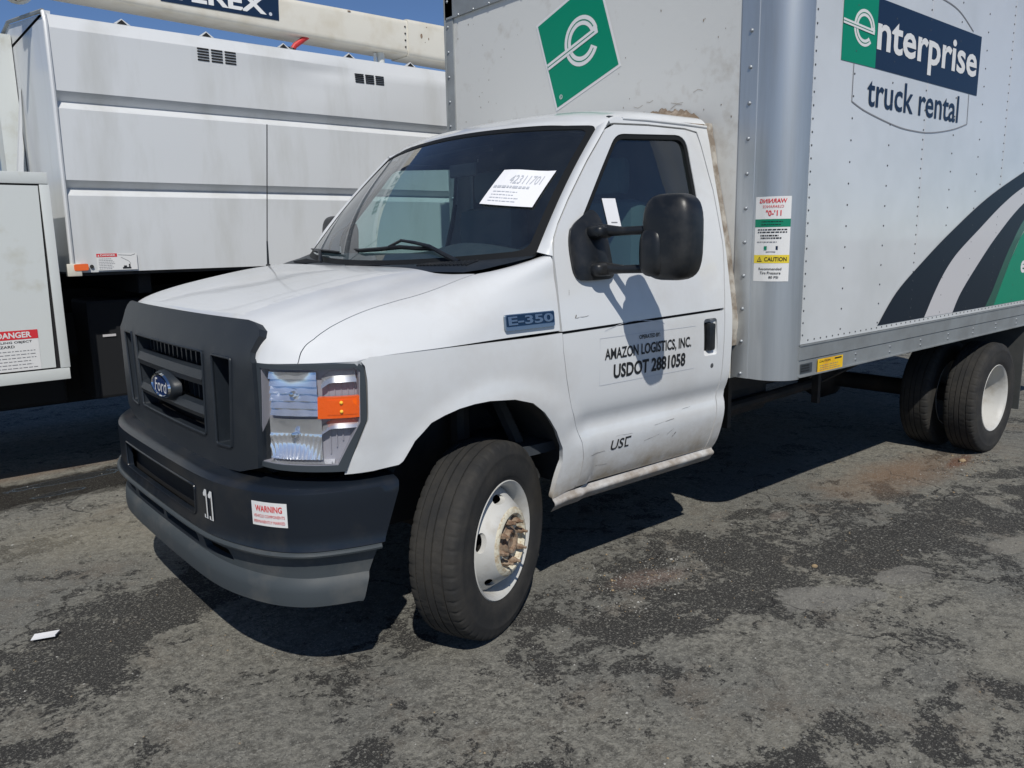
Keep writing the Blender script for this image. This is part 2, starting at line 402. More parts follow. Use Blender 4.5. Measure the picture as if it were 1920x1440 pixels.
def sheet(outline, holes, lift, h):
    """triangulate a flat outline with an inner grid and lift it to 3-D; returns verts, faces, boundary loops, 2-D points"""
    loops=[resample(outline,h)]+[resample(H,h) for H in holes]
    pts=[];edges=[];L=[]
    for lp in loops:
        k=len(pts); pts+=lp; m=len(lp); edges+=[(k+i,k+(i+1)%m) for i in range(m)]; L.append(list(range(k,k+m)))
    xs=[p[0] for p in loops[0]]; ys=[p[1] for p in loops[0]]; nb=len(pts)
    bx=set()
    cell=h*.6
    for p in pts: bx.add((round(p[0]/cell),round(p[1]/cell)))
    y=min(ys)+h*.5; row=0
    while y<max(ys):
        x=min(xs)+h*(.25+.5*(row%2))
        while x<max(xs):
            if in_poly(x,y,loops[0]) and not any(in_poly(x,y,H) for H in loops[1:]):
                cx,cy=round(x/cell),round(y/cell)
                if not any((cx+i,cy+j) in bx for i in (-1,0,1) for j in (-1,0,1)) : pts.append((x,y))
                elif (cx,cy) not in bx and min((x-pts[q][0])**2+(y-pts[q][1])**2 for q in range(nb))>(h*.55)**2: pts.append((x,y))
            x+=h
        y+=h*.87; row+=1
    vo,eo,fo,ov,oe,of = delaunay_2d_cdt([Vector(p) for p in pts],edges,[],0,1e-7)
    F=[]
    for f in fo:
        c=sum((vo[i] for i in f),Vector((0,0)))/len(f)
        if len(f)==3:
            p,q,r=(vo[i] for i in f); L_=max((p-q).length,(q-r).length,(r-p).length)
            if abs((q-p).cross(r-p))/max(L_,1e-9)<.02*h: continue      # slivers would spoil the shading
        if in_poly(c.x,c.y,loops[0]) and not any(in_poly(c.x,c.y,H) for H in loops[1:]): F.append(tuple(f))
    idx={}
    for new,olds in enumerate(ov):
        for o in olds: idx[o]=new
    L=[[idx[i] for i in lp] for lp in L]
    V=[Vector(lift(v.x,v.y)) for v in vo]
    return V,F,L,vo
REF = Vector((.5,0,1.0))
def panel(mb, outline, lift, m, holes=(), h=.03, depth=.012, ref=None, rimmat=None, back=0):
    V,F,L,P = sheet(outline,holes,lift,h); ref = Vector(ref) if ref else REF
    # orient
    e=1e-3
    def nrm(i):
        p=P[i]; a=Vector(lift(p.x+e,p.y))-Vector(lift(p.x-e,p.y)); b=Vector(lift(p.x,p.y+e))-Vector(lift(p.x,p.y-e)); n=a.cross(b)
        if n.length<1e-12: n=V[i]-ref
        n.normalize(); return n if n.dot(V[i]-ref)>0 else -n
    n0=nrm(L[0][0]); G=[]
    for f in F:
        a,b,c=V[f[0]],V[f[1]],V[f[2]]; n=(b-a).cross(c-a); cen=(a+b+c)/3
        G.append(f if n.dot(cen-ref)>0 else f[::-1])
    mb.add(V,G,m)
    if depth:
        for lp in L:
            A=[V[i] for i in lp]; N=[nrm(i) for i in lp]; k=len(lp)
            B=[a-n*depth for a,n in zip(A,N)]
            mb.add(A+B,[(i,(i+1)%k,k+(i+1)%k,k+i) for i in range(k)], rimmat or m)
    return mb
def flat(origin, right, up):
    o,r,u=Vector(origin),Vector(right),Vector(up)
    return lambda a,b: o+r*a+u*b
def poly(mb, P, lift, m, off=0, n=None, h=None):
    if h: V,F,L,_=sheet(P,(),lift,h); V=[v+(Vector(n)*off if n else Vector()) for v in V]; mb.add(V,F,m)
    else:
        vo,eo,fo,_,_,_=delaunay_2d_cdt([Vector(p) for p in P],[(i,(i+1)%len(P)) for i in range(len(P))],[],0,1e-7)
        F=[tuple(f) for f in fo if in_poly(*(sum((vo[i] for i in f),Vector((0,0)))/len(f)),P)]
        mb.add([Vector(lift(v.x,v.y))+(Vector(n)*off if n else Vector()) for v in vo],F,m)
_TXT={}
def text_geo(s, bold=0):
    if (s,bold) in _TXT: return _TXT[(s,bold)]
    cu=bpy.data.curves.new('lettering','FONT'); cu.body=s; cu.size=1; cu.offset=bold; cu.resolution_u=3
    if '\n' in s: cu.align_x='CENTER'
    o=bpy.data.objects.new('lettering_source',cu); col.objects.link(o); bpy.context.view_layer.update()
    me=bpy.data.meshes.new_from_object(o.evaluated_get(bpy.context.evaluated_depsgraph_get()))
    V=[(v.co.x,v.co.y) for v in me.vertices]; F=[tuple(p.vertices) for p in me.polygons]
    bpy.data.objects.remove(o); bpy.data.curves.remove(cu); bpy.data.meshes.remove(me)
    x0=min(v[0] for v in V);x1=max(v[0] for v in V);y0=min(v[1] for v in V);y1=max(v[1] for v in V)
    V=[((v[0]-x0)/(x1-x0),(v[1]-y0)/(y1-y0)) for v in V]; _TXT[(s,bold)]=(V,F); return V,F
def text(mb, s, rect, lift, m, bold=.0, mirror=False, shear=0):
    # rect (a0,b0,a1,b1) in the lift's own 2-D coordinates
    V,F=text_geo(s,bold); a0,b0,a1,b1=rect
    W=[]
    for u,v in V:
        if mirror: u=1-u
        W.append(lift(a0+(a1-a0)*u+shear*v,b0+(b1-b0)*v))
    mb.add(W,F,m)
def lines(mb, rects, lift, m):
    for a0,b0,a1,b1 in rects: mb.add([lift(a0,b0),lift(a1,b0),lift(a1,b1),lift(a0,b1)],[(0,1,2,3)],m)
def ring_pts(cx,cy,r0,r1,a0,a1,n=30,sx=1):
    A=[(cx+sx*r1*math.cos(a),cy+r1*math.sin(a)) for a in lin(a0,a1,n)]
    return A+[(cx+sx*r0*math.cos(a),cy+r0*math.sin(a)) for a in lin(a1,a0,n)]
def fake_text(mb, a0,b0,a1,b1, rows, lift, m, seed=1, fill=.5):
    rnd=random.Random(seed); h=(b1-b0)/rows
    for i in range(rows):
        y=b1-h*(i+.75); x=a0+rnd.random()*.05*(a1-a0); e=a1-rnd.random()*.25*(a1-a0)
        while x<e:
            w=(a1-a0)*rnd.uniform(.04,.13); lines(mb,[(x,y,min(x+w,e),y+h*fill)],lift,m); x+=w+(a1-a0)*.025
# ---------- ground ----------
def ground_material():
    m=bpy.data.materials.new('asphalt'); m.use_nodes=True; MATS['asphalt']=m; nt=m.node_tree; N=nt.nodes; K=nt.links
    b=N['Principled BSDF']; geo=N.new('ShaderNodeNewGeometry'); pos=geo.outputs['Position']
    def noise_(scale,det=5,rough=.6,dist=0,vec=None):
        n=N.new('ShaderNodeTexNoise'); n.inputs['Scale'].default_value=scale; n.inputs['Detail'].default_value=det; n.inputs['Roughness'].default_value=rough; n.inputs['Distortion'].default_value=dist
        K.new(vec or pos,n.inputs['Vector']); return n.outputs[0]
    def mr(v,a,c,lo=0,hi=1):
        r=N.new('ShaderNodeMapRange'); r.inputs[1].default_value=a; r.inputs[2].default_value=c; r.inputs[3].default_value=lo; r.inputs[4].default_value=hi; K.new(v,r.inputs[0]); return r.outputs[0]
    def op(o,a,c):
        n=N.new('ShaderNodeMath'); n.operation=o
        for i,v in enumerate((a,c)):
            if isinstance(v,(int,float)): n.inputs[i].default_value=v
            elif v is not None: K.new(v,n.inputs[i])
        return n.outputs[0]
    def mix(f,a,c):
        x=N.new('ShaderNodeMix'); x.data_type='RGBA'; K.new(f,x.inputs[0])
        for i,v in ((6,a),(7,c)):
            if isinstance(v,tuple): x.inputs[i].default_value=(*v,1)
            else: K.new(v,x.inputs[i])
        return x.outputs[2]
    big=noise_(1.1,9,.68,.3); mid=noise_(4.2,9,.74,.35); fine=noise_(38,6,.75); grit=noise_(150,5,.75); speck=noise_(100,3,.6)
    wob=op('ADD',op('MULTIPLY',mid,.5),op('MULTIPLY',noise_(1.7,6,.65),.5))
    def blob(cx,cy,rx,ry,rot,edge=.25,wobble=1.6):
        mp=N.new('ShaderNodeMapping'); mp.vector_type='TEXTURE'; mp.inputs['Location'].default_value=(cx,cy,0); mp.inputs['Rotation'].default_value=(0,0,R(rot)); mp.inputs['Scale'].default_value=(rx,ry,1)
        K.new(pos,mp.inputs[0]); l=N.new('ShaderNodeVectorMath'); l.operation='LENGTH'; K.new(mp.outputs[0],l.inputs[0])
        d=op('ADD',l.outputs['Value'],op('MULTIPLY',op('SUBTRACT',wob,.5),wobble*2)); return mr(d,1,1-edge)
    base=mix(mr(fine,.39,.61),(.100,.096,.083),(.270,.260,.222))
    base=mix(mr(big,.42,.60,0,.65),base,(.225,.214,.178))
    base=mix(mr(noise_(.6,6,.6),.47,.60,0,.6),base,(.118,.121,.116))
    base=mix(mr(noise_(14,8,.75),.50,.60,0,.6),base,(.066,.063,.055))
    base=mix(mr(noise_(2.3,8,.7),.52,.64,0,.4),base,(.150,.118,.088))
    # worn dark areas, where the binder shows between the stones
    dk=op('MAXIMUM',blob(1.35,-1.25,1.7,.62,-8,.35,1.3),blob(-1.15,.05,1.1,.36,22,.35,1.5))
    for c in ((.05,-2.05,.32,.14,-20),(-1.35,-.45,.35,.16,30),(.75,-2.35,.4,.18,0),(-.35,-.75,.45,.16,25),(2.9,-1.65,1.2,.35,0),(-.75,-1.25,.16,.10,0),(-.55,-1.62,.30,.12,-20),(.5,-1.25,.5,.22,-20),(-1.5,1.2,.7,.2,10)): dk=op('MAXIMUM',dk,blob(*c,.4,1.5))
    n9=noise_(13,9,.78,.4); n30=noise_(45,6,.75)
    solid=op('MAXIMUM',blob(1.95,-1.5,.85,.20,-6,.5,1.8),op('MAXIMUM',blob(.55,-1.32,.5,.14,-12,.5,1.8),blob(-1.0,.02,.6,.14,22,.5,1.8)))
    dk=op('ADD',dk,op('MULTIPLY',solid,.6))
    val=op('ADD',op('ADD',op('ADD',op('MULTIPLY',dk,.20),op('MULTIPLY',noise_(2.0,6,.65,1.0),1.0)),op('MULTIPLY',mid,1.15)),op('ADD',op('MULTIPLY',n9,.9),op('MULTIPLY',n30,.7)))
    dkm=mr(val,2.015,2.065,0,.93)
    darkc=mix(mr(grit,.35,.65),(.012,.012,.013),(.046,.044,.040))
    c=mix(dkm,base,darkc)
    # smooth bare patches, pinkish, brownish and rusty stains
    c=mix(op('MULTIPLY',blob(1.15,-1.6,.25,.13,-25,.12,2.6),.9),c,(.205,.198,.178))
    c=mix(op('MULTIPLY',blob(1.62,-1.72,.17,.08,-10,.12,2.4),.8),c,(.200,.192,.172))
    c=mix(op('MULTIPLY',blob(2.35,-1.9,.26,.07,0,.2,2.2),.8),c,(.20,.19,.165))
    c=mix(op('MULTIPLY',blob(.78,-1.0,.22,.10,-15,.6,.8),.55),c,(.21,.145,.12))
    c=mix(op('MULTIPLY',blob(1.9,-.95,.10,.05,10,.5,.8),.5),c,(.24,.20,.17))
    c=mix(op('MULTIPLY',blob(3.1,-1.05,.95,.27,-4,.8,1.0),.75),c,(.20,.125,.075))
    c=mix(op('MULTIPLY',blob(3.6,-1.18,.26,.06,5,.5,1.3),.8),c,(.13,.055,.03))
    c=mix(op('MULTIPLY',blob(-1.0,2.75,1.3,.16,3,.7,.6),.7),c,(.17,.12,.085))
    c=mix(op('MULTIPLY',blob(-.9,1.3,.8,.55,10,.9,.8),.5),c,(.26,.235,.175))
    wet=blob(-1.1,2.25,1.6,.31,3,.25,1.1); c=mix(op('MULTIPLY',wet,.9),c,(.012,.010,.009))
    pud=op('MAXIMUM',blob(-.75,2.42,.36,.06,4,.15,1.4),op('MAXIMUM',blob(-.88,2.16,.18,.04,6,.15,1.4),blob(-.42,2.5,.10,.035,6,.15,1.2)))
    c=mix(pud,c,(.03,.032,.034))
    vo=N.new('ShaderNodeTexVoronoi'); vo.feature='DISTANCE_TO_EDGE'; vo.inputs['Scale'].default_value=1.15
    nn=N.new('ShaderNodeTexNoise'); nn.inputs['Scale'].default_value=3.5; nn.inputs['Detail'].default_value=6; K.new(pos,nn.inputs['Vector'])
    va=N.new('ShaderNodeVectorMath'); va.operation='MULTIPLY_ADD'; va.inputs[1].default_value=(.55,.55,0); K.new(nn.outputs['Color'],va.inputs[0]); K.new(pos,va.inputs[2]); K.new(va.outputs[0],vo.inputs['Vector'])
    crk=op('MULTIPLY',mr(vo.outputs['Distance'],.010,.003),mr(noise_(1.3,3,.5),.53,.60)); c=mix(op('MULTIPLY',crk,.8),c,(.018,.017,.016))
    # pale and dark stones of the aggregate
    st=mr(speck,.565,.63); sm=op('MULTIPLY',st,op('SUBTRACT',1,op('MULTIPLY',wet,.8)))
    c=mix(op('MULTIPLY',sm,.55),c,(.33,.32,.28))
    c=mix(op('MULTIPLY',mr(noise_(210,2,.5),.62,.68),.6),c,(.30,.29,.26))
    c=mix(op('MULTIPLY',mr(noise_(120,2,.5,0),.36,.30),.7),c,(.035,.033,.03))
    K.new(c,b.inputs['Base Color'])
    rg=op('SUBTRACT',.92,op('MULTIPLY',wet,.12)); rg=op('SUBTRACT',rg,op('MULTIPLY',pud,.72)); K.new(rg,b.inputs['Roughness']); K.new(op('ADD',op('SUBTRACT',.35,op('MULTIPLY',wet,.30)),op('MULTIPLY',pud,.5)),b.inputs['Specular IOR Level'])
    hgt=op('ADD',op('MULTIPLY',grit,.55),op('ADD',op('MULTIPLY',fine,.9),op('MULTIPLY',speck,.5)))
    hgt=op('SUBTRACT',hgt,op('MULTIPLY',crk,1.2)); hgt=op('SUBTRACT',hgt,op('MULTIPLY',dkm,.25)); hgt=op('MULTIPLY',hgt,op('SUBTRACT',1,pud))
    bp=N.new('ShaderNodeBump'); bp.inputs['Strength'].default_value=.9; bp.inputs['Distance'].default_value=.009; K.new(hgt,bp.inputs['Height']); K.new(bp.outputs[0],b.inputs['Normal'])
    return m
ground_material()
def build_ground():
    xs=sorted(set([-150,-60,-25,-10,-5]+lin(-3,7,101)+[9,14,30,70,150])); ys=sorted(set([-150,-50,-15,-6]+lin(-4,5,91)+[7,12,30,70,150]))
    def f(x,y):
        z=0
        if -4<x<8 and -5<y<6: z=.012*(noise.noise(Vector((x*.8,y*.8,3)))-.1)+.004*noise.noise(Vector((x*4,y*4,1)))
        for cx,cy in ((0,-.87),(4.01,-1.0),(4.01,1.0),(0,.87)):      # flat where the tyres stand
            d=math.hypot(x-cx,y-cy); z*=min(1,max(0,(d-.25)/.35))
        return (x,y,z)
    mb=MB(); mb.grid(f,xs,ys,'asphalt'); o=mb.build('ground',smooth=True,angle=None); tag(o,kind='structure')
build_ground()
def gravel():
    mb=MB(); rnd=random.Random(11)
    for k in range(2600):
        if k<1300: x,y=rnd.uniform(-2,3.2),rnd.uniform(-2.9,0)
        elif k<1900: x,y=rnd.gauss(.8,.25),rnd.gauss(-1.0,.12)
        elif k<2250: x,y=rnd.gauss(3.5,.3),rnd.gauss(-1.25,.1)
        else: x,y=rnd.uniform(-1.6,0),rnd.uniform(-.3,2.8)
        if math.hypot(x+1.73,y+3.1)<.8: continue
        r=rnd.uniform(.0015,.0045) if rnd.random()<.96 else rnd.uniform(.005,.009)
        z=.012*(noise.noise(Vector((x*.8,y*.8,3)))-.1)+.004*noise.noise(Vector((x*4,y*4,1)))
        if math.hypot(x,y+.87)<.5: z=0
        V=[(x+r*a*rnd.uniform(.7,1.3),y+r*b_*rnd.uniform(.7,1.3),z+r*.35+r*c_*.7*rnd.uniform(.7,1.2)) for a,b_,c_ in ((1,0,0),(-1,0,0),(0,1,0),(0,-1,0),(0,0,1),(0,0,-1))]
        mb.add(V,[(0,2,4),(2,1,4),(1,3,4),(3,0,4),(2,0,5),(1,2,5),(3,1,5),(0,3,5)],rnd.choice(['stone_pale','stone_grey','stone_grey','stone_dark','stone_dark','stone_tan']))
    o=mb.build('gravel',smooth=False); tag(o,'loose grit and pebbles scattered over the worn asphalt','gravel',kind='stuff')
mat('stone_pale',(.38,.37,.34),.8); mat('stone_grey',(.20,.195,.18),.85); mat('stone_dark',(.05,.048,.045),.85); mat('stone_tan',(.30,.22,.13),.85)
gravel()
def litter():
    mb=MB(); P=[(-1.338,.165),(-1.262,.140),(-1.238,.182),(-1.318,.208)]
    V=[(x,y,.010) for x,y in P]+[(x,y,.0125+.004*(i==1)) for i,(x,y) in enumerate(P)]
    mb.add(V,[(0,3,2,1),(4,5,6,7),(0,1,5,4),(1,2,6,5),(2,3,7,6),(3,0,4,7)],'paper')
    tag(mb.build('paper_scrap'),'small white scrap of paper lying alone on the asphalt','paper')
    for (x,y,r,lab) in ((1.42,-1.42,.014,'pale tan stone lying just behind the smooth grey patch'),(3.62,-1.20,.022,'yellowish stone lying in the rust stain near the rear wheels')):
        bm=bmesh.new(); bmesh.ops.create_icosphere(bm,subdivisions=2,radius=r)
        for v in bm.verts: v.co*=1+.35*noise.noise(v.co*60+Vector((x,y,0))); v.co.z*=.55; v.co+=Vector((x,y,r*.4))
        mb=MB(); mb.bm(bm,'stone_tan'); tag(mb.build('stone',smooth=True),lab,'stone')
litter()

# ---------- the rental box truck ----------
truck = empty('box_truck',(0,0,0))
tag(truck,'white rental cab and box truck with black grille and tall cargo box','box truck')
def crease(x): return 1.103 if x<.16 else 1.103+.019*(x-.16)
DOORF=[(.297,1.390),(.297,1.289),(.294,1.154),(.299,1.035),(.315,.933),(.345,.815),(.380,.733),(.410,.666),(.424,.60),(.428,.47)]
DOORR=[(1.285,.462),(1.293,.54),(1.300,.62),(1.304,.74),(1.300,.94),(1.305,1.122),(1.332,1.30),(1.344,1.404),(1.334,1.65),(1.296,1.84)]
DOORT=[(1.278,1.898),(1.2,1.908),(.95,1.906),(.74,1.896),(.689,1.876),(.555,1.742),(.418,1.592),(.345,1.502),(.312,1.450)]
def split_z(P, f, keep_above):
    # clip polygon by the curve z=f(x)
    out=[]; n=len(P)
    s=lambda p:(p[1]-f(p[0]))*(1 if keep_above else -1)
    for i in range(n):
        a,b=P[i],P[(i+1)%n]
        if s(a)>=0: out.append(a)
        if s(a)*s(b)<0:
            t=s(a)/(s(a)-s(b)); out.append((a[0]+(b[0]-a[0])*t,a[1]+(b[1]-a[1])*t))
    return out
WIN=rounded([(.46,1.312),(1.166,1.312),(1.212,1.60),(1.196,1.882),(.742,1.858),(.43,1.47)],[.05,.05,.1,.07,.05,.08],5)
GLS=shrink(WIN,.020)
FENL=[(-.50,1.101),(-.2,1.103),(.16,1.103),(.297,1.106),(.299,1.035),(.315,.933),(.345,.815),(.380,.733),(.410,.666),(.424,.60),(.428,.47),(.290,.458),(.287,.467),(.297,.51),(.309,.553),(.327,.604),(.317,.661),(.275,.735),(.235,.785),(.202,.821),(.139,.867),(.0525,.893),(-.06,.904),(-.125,.903),(-.187,.896),(-.245,.882),(-.296,.864),(-.357,.812),(-.40,.752),(-.415,.742),(-.499,.735),(-.585,.735),(-.5825,.745),(-.515,.906),(-.513,1.03),(-.518,1.075),(-.528,1.088)]
FENU=[(6,5.45),(5.7,5.44),(5.16,5.45),(4.61,5.33),(4.0,4.95),(3.53,4.76),(2.9,4.53),(2.42,4.31),(1.96,4.22),(1.4,4.2),(1.10,4.25),(.9,4.5),(.6,4.72),(.3,4.86),(.02,4.98),(.015,5.5),(.015,6),(.015,7),(.015,8),(.015,8.94),(1,8.94),(3,8.94),(5,8.94),(6,8.94),(6,7.5),(6,6.5)]
HOOD=[(6,-5.40),(6,5.40),(5.7,5.39),(5.16,5.40),(4.61,5.28),(4.0,4.90),(3.53,4.71),(2.9,4.48),(2.42,4.26),(1.96,4.17),(1.4,4.14),(1.12,4.15)]
_r=[(1.3,3.4),(1.5,2.4),(1.62,1.2),(1.66,0)]
HOOD+=_r+[(u,-v) for u,v in _r[:-1][::-1]]+[(u,-v) for u,v in HOOD[2:][::-1]]
def gp(s): return lambda u,v:(lambda q:(q[0],s*q[1],q[2]))(gsurf(u,v))
def hoodp(u,v):
    q=gsurf(u,abs(v)); sg=-1 if v<0 else 1; z=q[2]
    a=abs(v)-(2.45+.10*u)                                   # raised middle of the hood
    if u<5.6: z+=.010*(1/(1+math.exp(min(30,a*9))))*min(1,(5.6-u)/1.4)
    x=q[0]+.012*max(0,min(1,(u-5.0)/.5))*max(0,min(1,(2.95-abs(v))/.25))
    return (x,sg*q[1],z)
mb=MB(); panel(mb,HOOD,hoodp,'white_paint',h=.16,depth=.02,ref=(.4,0,.9)); mb.build('hood',truck,True,40)
for s in (-1,1):
    S=(lambda s: lambda x,z: side(x,z,s))(s)
    mb=MB(); panel(mb,FENL,S,'white_paint',h=.022 if s<0 else .05,depth=.022)
    panel(mb,shrink(FENU,.0),gp(s),'white_paint',h=.14 if s<0 else .3,depth=.02,ref=(.4,0,.9))
    mb.build('fender',truck,True,40)
    # door
    D=DOORF[::-1]; door2=DOORR+DOORT+DOORF
    lower=shrink(split_z(door2,lambda x:crease(x)-.0022,False),.0030); upper=shrink(split_z(door2,lambda x:crease(x)+.0022,True),.0030)
    POC=rounded([(1.150,1.090),(1.246,1.090),(1.256,.925),(1.156,.925)],.02,4)
    mb=MB(); panel(mb,lower,S,'white_paint',holes=[POC] if s<0 else [],h=.02 if s<0 else .06,depth=.02); panel(mb,upper,S,'white_paint',holes=[WIN],h=.022 if s<0 else .06,depth=.022)
    # dark backing that shows in the seams; along the crease it stands for shade
    SB=(lambda s: lambda x,z:(x,s*(hw(x,z)-.024),z))(s)
    bk=split_z(door2,lambda x:1.27,False); panel(mb,bk,SB,'dark',h=.08,depth=0)
    door=mb.build('door',truck,True,40)
    mb=MB(); panel(mb,WIN,(lambda s: lambda x,z:(x,s*(hw(x,z)-.004),z))(s),'rubber_seal',holes=[GLS],h=.04,depth=.018); mb.build('window_seal',door,True)
    mb=MB(); panel(mb,shrink(WIN,.014),(lambda s: lambda x,z:(x,s*(hw(x,z)-.014),z))(s),'side_glass',h=.06,depth=0); mb.build('window_glass',door,True)
    # handle in its pocket
    mb=MB()
    if s<0:
        def pock(x,z):
            u=min(x-1.150,1.253-x,z-.925,1.090-z); return (x,-(hw(x,z)-.0045-.030*min(1,max(0,u/.03))),z)
        panel(mb,POC,pock,'white_paint',h=.008,depth=0)
        mb.build('handle_recess',door,True,60)
        mb=MB(); mb.box(1.192,1.238,-.998,-.966,.945,1.068,'mirror_black',.012); mb.build('door_handle',door,True)
        mb=MB(); mb.lathe([(-.9925,.0001),(-.9925,.009),(-.991,.012),(-.985,.0125)],'rivet_dull',20,c=(1.222,-.0,.878)); mb.build('door_lock',door,True)
    # rocker and rear pillar
    mb=MB()
    prof=[(.462,.0),(.452,.004),(.446,.012),(.440,.016),(.430,.014),(.418,.002),(.408,-.004),(.400,-.012)]
    xs=lin(.288,1.352,26)
    def rk(x,k): z,o=prof[k]; return (x,s*(hw(x,.462)+o-.003),z-.03*(x-.3)/1.05*0)
    V=[rk(x,k) for x in xs for k in range(len(prof))]; n=len(prof)
    mb.add(V,[(i*n+j,i*n+j+1,(i+1)*n+j+1,(i+1)*n+j) for i in range(len(xs)-1) for j in range(n-1)],'rocker_paint' if 'rocker_paint' in MATS else 'white_paint')
    mb.build('rocker_panel',truck,True,50)
    mb=MB()
    PIL=[(1.289,.444),(1.345,.430),(1.362,.48),(1.362,1.93),(.76,1.925),(.715,1.908)]+[(.722,1.897),(.745,1.901),(.95,1.911),(1.2,1.913),(1.284,1.903)]+[(x+.004,z) for x,z in DOORR[::-1]]
    panel(mb,PIL,S,'white_paint',h=.03,depth=.03)
    # windshield pillar strip between glass and door
    SEAM=[(.297,1.384),(.303,1.43),(.312,1.450),(.345,1.502),(.418,1.592),(.555,1.742),(.689,1.876),(.725,1.912)]
    def ap(t,k):
        q=interp(t*7,[(i,i) for i in range(8)]); i=min(int(q),6); f=q-i
        x=SEAM[i][0]*(1-f)+SEAM[i+1][0]*f-.003; z=SEAM[i][1]*(1-f)+SEAM[i+1][1]*f+.002; A=Vector(side(x,z,s))
        zb=min(1,max(0,(z-1.375)/(1.905-1.385))); B=Vector(windshield(s*1.0,min(1,zb))); 
        C=(A+B)/2+Vector((-.012,s*.012,0))
        return A*(1-k)**2+C*2*k*(1-k)+B*k*k
    mb.grid(ap,lin(0,1,22),lin(0,1,7),'white_paint'); mb.build('pillar',truck,True,50)
# roof
RG=[]
for x0,x1,zc,ze in ((.585,.69,1.928,1.890),(.62,.72,1.950,1.912),(.72,.80,1.985,1.945),(.95,1.0,2.015,1.968),(1.36,1.36,2.02,1.975)):
    row=[]
    for y,k in ((0,0),(.3,.08),(.55,.32),(.70,.72),(.765,1),(.80,1.28),(.822,1.75)):
        a=min(1,y/.79); x=x0+(x1-x0)*a*a; z=zc-(zc-ze)*k; yy=y
        if y==.822: z=max(z,1.925) if x1>.75 else z
        yy=y*(.962 if x1<.7 else .985 if x1<.75 else 1); row.append((x,yy,z))
    RG.append(row)
mb=MB(); mb.grid(lambda u,v:(lambda q:(q[0],(-1 if v<0 else 1)*q[1],q[2]))(gsurf(u,abs(v),RG)),lin(0,4,30),lin(-6,6,49),'white_paint')
mb.grid(lambda u,v:(lambda q:(q[0],(-1 if v<0 else 1)*q[1]*.97,q[2]-.03))(gsurf(u,abs(v),RG)),lin(0,4,8),lin(-5.5,5.5,20),'interior')
for s in (-1,1): mb.tube([(x,s*(.824 if x>.75 else .818),z) for x,z in ((.80,1.922),(.95,1.928),(1.2,1.930),(1.36,1.928))],.007,'white_paint',8)
mb.build('roof',truck,True,50)
# windshield with black border
def wsoff(o): return lambda a,b:(lambda q:Vector(q)+Vector((-.80,0,.6)).normalized()*o)(windshield(a,b))
WO=rounded([(-1,-.03),(1,-.03),(1,1),(-1,1)],[.10,.10,.06,.06],5)
def sq(P,f=.9): return P
mb=MB(); panel(mb,rounded([(-.985,.0),(.985,.0),(.985,.985),(-.985,.985)],.05,4),wsoff(0),'windshield_glass',h=.05,depth=0); mb.build('windshield',truck,True)
inner=rounded([(-.966,.035),(.966,.035),(.966,.970),(-.966,.970)],.06,5)
mb=MB(); panel(mb,rounded([(-1.003,-.02),(1.003,-.02),(1.0,1.006),(-1.0,1.006)],.045,4),wsoff(.003),'rubber_seal',holes=[inner],h=.05,depth=.012); mb.build('windshield_seal',truck,True)
# cowl
def cowl(t,k):
    y=t*.905; fx=-.135+.17*(abs(y)/.85)**2.2; fz=1.338-.004*abs(y)
    if abs(y)>.80: fx=.045+(abs(y)-.80)*1.75; fz=1.337+(abs(y)-.80)*.42
    q=Vector(windshield(t,0)); a=Vector((fx,y,fz)); p=a.lerp(q,k); p.z+=.010*math.sin(math.pi*k)*(1-abs(t)**6); return p
mb=MB(); mb.grid(cowl,lin(-1,1,61),lin(0,1,8),'black_plastic')
for side_y in (-.66,-.20,.45):
    for i in range(14):
        y=side_y+i*.017-.08; t=y/.905; a,b=cowl(t,.35),cowl(t+.012,.75); a.z+=.004; b.z+=.004
        mb.tube([a,b],.0035,'mirror_black',5)
mb.build('cowl',truck,True,50)
mb=MB(); mb.box(-.45,.15,-.62,.62,1.0,1.14,'dark'); mb.build('engine_bay',truck)
for pv,pts in ((-.72,[(-.705,-.03),(-.60,.03),(-.494,.088),(-.38,.12),(-.262,.142)]),(.10,[(.42,-.03),(.49,.02),(.56,.05),(.66,.045)])):
    mb=MB(); mb.tube([wsoff(.028)(a,b) for a,b in pts],[.010,.009,.008,.007,.006][:len(pts)],'mirror_black',8)
    e=pts[-1]
    if pv<0: blade=[(-.50,.075),(-.38,.085),(-.26,.098),(-.10,.088),(.08,.078),(.141,.085)]
    else: blade=[(.30,.06),(.48,.058),(.66,.05),(.86,.036)]
    mb.tube([wsoff(.018)(a,b+.012) for a,b in blade],[.004]+[.007]*(len(blade)-2)+[.004],'mirror_black',6)
    mb.tube([wsoff(.008)(a,b+.010) for a,b in blade],.004,'rubber_seal',5)
    if pv<0: mb.tube([wsoff(.026)(-.262,.142),wsoff(.02)(-.18,.11)],.006,'mirror_black',6)
    mb.build('wiper',truck,True)
# antenna on the far fender
mb=MB(); mb.tube([(-.048,.775,1.322),(-.048,.775,1.345)],[.016,.010],'mirror_black',12); mb.tube([(-.048,.775,1.345),(-.044,.777,1.46)],[.0065,.004],'mirror_black',8)
mb.tube([(-.044,.777,1.46),(-.003,.775,2.022)],.0028,'mirror_black',8); mb.build('antenna',truck,True)
# badge on the fender
mb=MB(); bd=lambda o: (lambda a,b: (a,-(hw(a,b)+o),b))
panel(mb,rounded([(.024,1.136),(.256,1.136),(.259,1.192),(.027,1.192)],.008,3),bd(.009),'badge_silver',h=.03,depth=.010)
panel(mb,rounded([(.029,1.150),(.254,1.150),(.256,1.189),(.031,1.189)],.006,3),bd(.0105),'badge_blue',h=.03,depth=.002)
text(mb,'E-350',(.036,1.154,.248,1.185),bd(.0125),'badge_silver',.03); mb.build('badge',truck,True)
